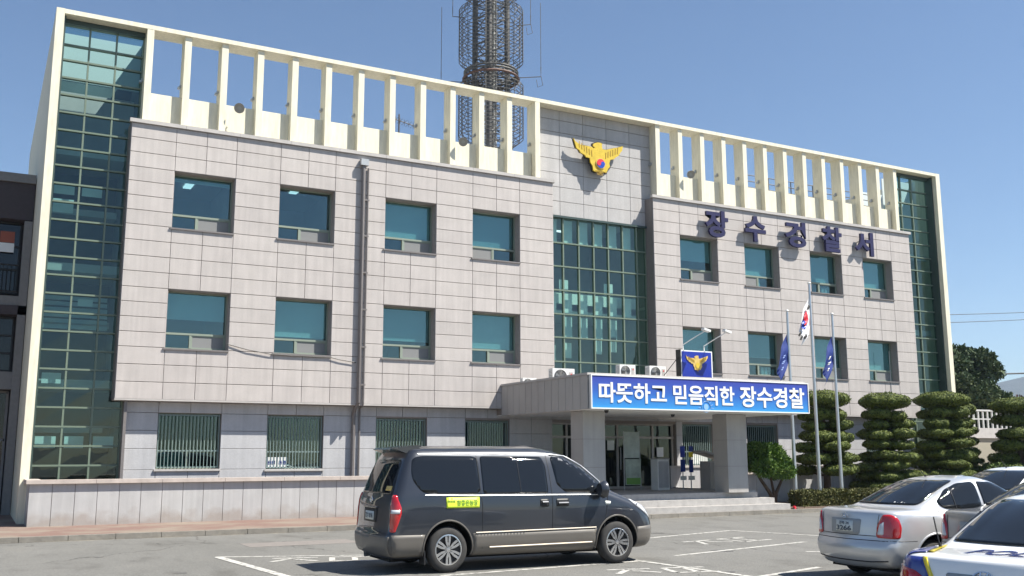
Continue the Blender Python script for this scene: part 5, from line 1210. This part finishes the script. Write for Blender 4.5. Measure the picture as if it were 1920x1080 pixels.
def topiary(x, y, h, wd, lab, dens=1.0, seed=0, z0=.55, nl=7):
    r_ = random.Random(seed); t = thing('cloud_pruned_tree', lab, 'tree', (x, y, PZ), 0, 'cloud pruned trees beside the station')
    m = MB(); m.tube([(0, 0, 0), (.05, .02, h * .3), (-.04, .0, h * .6), (0, 0, h * .85)], [.15, .12, .09, .05], M['bark'], 9)
    pads = [((0, 0, h - .34), (wd * .37, wd * .37, .34))]
    step = (h - .66 - z0) / nl
    for k in range(nl):
        zc = z0 + .2 + step * (nl - 1 - k) ; rr = wd * (.30 + .16 * (k / nl)) 
        n = 3 if k % 2 else 4
        for j in range(n):
            a = 2 * math.pi * (j + r_.random() * .4) / n + k * .8; d = rr * r_.uniform(.52, .80)
            pads.append(((d * math.cos(a), d * math.sin(a), zc + r_.uniform(-.06, .06)), (rr * r_.uniform(.48, .62), rr * r_.uniform(.48, .62), step * r_.uniform(.47, .56))))
            m.tube([(0, 0, zc - .2), (d * .6 * math.cos(a), d * .6 * math.sin(a), zc - .1)], [.04, .025], M['bark'], 5)
    m.build('trunk', t, smooth=True)
    cm = MB(); V = []
    for c, r2 in pads:
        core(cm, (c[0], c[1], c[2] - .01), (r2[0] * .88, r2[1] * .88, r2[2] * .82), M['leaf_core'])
        area = r2[0] * r2[1] + r2[0] * r2[2] * 2; n = int(4600 * area * dens) + 200
        p, d = ellip_pts(c, r2, n, .93); V.append(tufts(p, d / np.array(r2), .042, .38)); p, d = ellip_pts(c, r2, n // 30, .98); V.append(leaves(p, d + np.array((0, 0, .2)), .03, None, .4, 1.8))
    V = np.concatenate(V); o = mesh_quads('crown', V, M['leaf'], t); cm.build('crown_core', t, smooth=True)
topiary(27.55, 27.2, 4.12, 2.5, 'cloud pruned evergreen right behind the flagpoles, bare trunk showing below', 1, 1, 1.0, 6)
topiary(30.75, 27.2, 4.12, 2.55, 'tiered evergreen between the flagpoles and the building corner', 1, 2, .35, 8)
topiary(34.0, 27.2, 4.25, 2.75, 'widest tiered evergreen in front of the right glass tower', 1, 3, .35, 8)
topiary(36.9, 29.0, 4.0, 2.5, 'tiered evergreen half hidden behind the widest one, by the building corner', .8, 4, .5, 7)
topiary(38.1, 26.8, 4.1, 3.0, 'tiered evergreen cut off by the right edge of the picture', .8, 5, .45, 6)
def blob_tree(name, lab, cat, loc, pads, leafm, lsize, dens, trunk, group=None, corek=.8, coremat='leaf_core', elong=1.6):
    t = thing(name, lab, cat, loc, 0, group); m = MB()
    for pts, rs in trunk: m.tube(pts, rs, M['bark'], 8)
    if trunk: m.build('trunk', t, smooth=True)
    V = []; cm = MB()
    for c, r2 in pads:
        if corek: core(cm, c, tuple(k * corek for k in r2), M[coremat])
        n = int(dens * (r2[0] * r2[1] + r2[0] * r2[2] + r2[1] * r2[2])); p, d = ellip_pts(c, r2, n, .55); V.append(leaves(p, d + np.array((0, 0, .3)), lsize, None, .8, elong))
    mesh_quads('crown', np.concatenate(V), leafm, t)
    if corek: cm.build('crown_core', t, smooth=True)
rr_ = random.Random(5)
pads = [((rr_.uniform(-.75, .75), rr_.uniform(-.5, .5), 1.55 + rr_.uniform(-.35, .45)), (rr_.uniform(.26, .46), rr_.uniform(.26, .45), rr_.uniform(.18, .3))) for k in range(16)]
blob_tree('small_pine', 'low spreading green pine beside the entrance steps', 'tree', (23.95, 26.1, PZ), pads, M['leaf_pine'], .05, 3600,
          [([(0, 0, 0), (-.12, 0, .45), (-.5, .1, 1.0), (-.7, .1, 1.4)], [.09, .07, .05, .03]), ([(0, 0, 0), (.12, 0, .5), (.35, -.1, 1.0), (.6, 0, 1.4)], [.08, .06, .04, .03]), ([(.05, 0, .3), (.0, .1, 1.0), (.05, 0, 1.6)], [.06, .04, .02])], corek=.55, elong=2.2)
def hedge(x0, x1, y0, y1, z1, lab, leafm, n, nm='hedge'):
    t = thing(nm, lab, 'hedge', ((x0 + x1) / 2, (y0 + y1) / 2, PZ)); cx, cy = (x0 + x1) / 2, (y0 + y1) / 2
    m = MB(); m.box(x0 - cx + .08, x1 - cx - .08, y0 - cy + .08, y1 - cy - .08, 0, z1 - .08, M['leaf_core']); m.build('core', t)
    P_ = []; hx, hy = (x1 - x0) / 2, (y1 - y0) / 2
    u = rng.uniform(-1, 1, (n, 3)); f_ = rng.integers(0, 3, n)
    p = np.stack([u[:, 0] * hx, u[:, 1] * hy, (u[:, 2] + 1) / 2 * z1], 1)
    p[f_ == 0, 2] = z1 + .03 * np.sin(p[f_ == 0, 0] * 5); p[f_ == 1, 1] = -hy; s_ = f_ == 2; p[s_, 0] = np.where(u[s_, 0] < 0, -hx, hx)
    p += rng.normal(size=p.shape) * .03; mesh_quads('leaves', leaves(p, np.tile((0, -.3, .7), (n, 1)), .04, None, .8), leafm, t)
hedge(24.6, 32.5, 25.45, 26.0, .50, 'clipped brownish hedge at the foot of the flagpoles', M['leaf_hedge'], 26000)
for x, y, rx, lab in ((38.0, 27.5, 1.3, 'rounded green bush at the foot of the farthest clipped trees'), (40.6, 27.6, 1.5, 'rounded green bush behind the white sedan'), (36.2, 26.4, .9, 'small green bush below the widest clipped tree')):
    blob_tree('bush', lab, 'bush', (x, y, PZ), [((dx * rx * .5, rr_.uniform(-.3, .3), .75 + rr_.uniform(-.1, .15)), (rx * .55, .6, .55)) for dx in (-1, 0, 1)], M['leaf_bush'], .05, 2600, [], 'round bushes at the right', .85)
# far evergreen and winter trees
pads = []
for k in range(46):
    z = rr_.uniform(3.0, 9.4); wd = 4.3 * (1 - abs(z - 5.2) / 6.2); pads.append(((rr_.uniform(-wd, wd), rr_.uniform(-wd, wd), z), (rr_.uniform(.6, 1.2), rr_.uniform(.6, 1.2), rr_.uniform(.4, .8))))
blob_tree('evergreen_tree', 'large dark evergreen beyond the right end of the building', 'tree', (64.0, 49.5, 0), pads, M['leaf_far'], .17, 330, [([(0, 0, 0), (.1, 0, 4), (0, 0, 8)], [.35, .25, .08])], corek=.62)
for i, (x, y, h_, lab) in enumerate(((67.6, 51, 5.9, 'bare brownish tree just right of the dark evergreen'), (70.6, 50, 6.2, 'middle bare brownish tree above the white railing'), (74.0, 50, 6.3, 'bare brownish tree at the right edge beyond the railing'))):
    pads = [((rr_.uniform(-2, 2), rr_.uniform(-1.5, 1.5), h_ * .7 + rr_.uniform(-1.3, 1.0)), (.9, .9, .7)) for k in range(12)]
    blob_tree('winter_tree', lab, 'tree', (x, y, 0), pads, M['twig'], .22, 150, [([(0, 0, 0), (0, .1, h_ * .8)], [.15, .06])], 'bare trees beyond the railing', 0, elong=2.6)
# raised walkway with white railing
t = thing('raised_walkway', 'cream retaining wall with a white railing beyond the clipped trees', 'wall', (52, 40, GZ))
m = MB(); m.box(-9, 12, 0, 6, 0, 3.05, M['wall_beige']); m.box(-9.1, 12, -.12, 0, 2.85, 3.45, M['coping']); m.build('retaining_wall', t)
m = MB(); xx = -9
while xx < 12: m.box(xx, xx + .09, -.08, .0, 3.45, 4.45, M['rail_white']); xx += .42
m.box(-9, 12, -.10, .02, 4.45, 4.55, M['rail_white']); m.box(-9, 12, -.075, -.005, 3.95, 4.02, M['rail_white']); m.build('railing', t)
# mountain
m = MB(); n = 60; vs = []; 
for i in range(n + 1):
    u = i / n; x = 1250 + 2500 * u; ridge = 0.70 * (95 + 75 * math.sin(min(u * 9, 1.5)) + 40 * math.sin(u * 3.1 + .2)) + 14 * math.sin(u * 17) + 7 * math.sin(u * 41 + 1)
    for j in range(7): 
        v = j / 6; vs.append((x + 60 * v, 1100 - 260 + 520 * v, -5 + ridge * math.sin(math.pi * v / 1.0) ** .8 * (1 if 0 < j < 6 else 0)))
m.add(vs, [(i * 7 + j, (i + 1) * 7 + j, (i + 1) * 7 + j + 1, i * 7 + j + 1) for i in range(n) for j in range(6)], mat('hill_forest', (0.05, 0.06, 0.068), .95, var=.3, scale=.02))
tag(m.build('hill', smooth=True), kind='structure')
# overhead wires
def wire(a, b_, sag, r_, lab):
    a, b_ = Vector(a), Vector(b_); m = MB(); m.tube([a.lerp(b_, k / 16) - Vector((0, 0, sag * 4 * (k / 16) * (1 - k / 16))) for k in range(17)], r_, M['black'], 5); tag(m.build('overhead_wire'), lab, 'wire', 'overhead wires at the right')
wire((36, 60, 12.2), (100, 62, 16.6), .6, .03, 'upper thin overhead wire above the evergreen tree'); wire((36, 60, 11.4), (100, 62, 15.9), .6, .03, 'second thin overhead wire just below the upper one'); wire((40, 48, 6.6), (95, 50, 9.6), .3, .06, 'thick dark cable crossing in front of the evergreen and hill')

# ------------------------------------------------------------------ air
hm = bpy.data.materials.new('haze'); hm.use_nodes = True; ht = hm.node_tree; ht.nodes.clear()
ho = ht.nodes.new('ShaderNodeOutputMaterial'); hv = ht.nodes.new('ShaderNodeVolumePrincipled'); hv.inputs['Color'].default_value = (0.62, 0.80, 1.0, 1); hv.inputs['Density'].default_value = 0.00017; hv.inputs['Anisotropy'].default_value = 0.2
ht.links.new(hv.outputs[0], ho.inputs['Volume'])
m = MB(); m.box(-410, 4000, -310, 1520, -7, 290, hm); tag(m.build('haze'), kind='stuff')
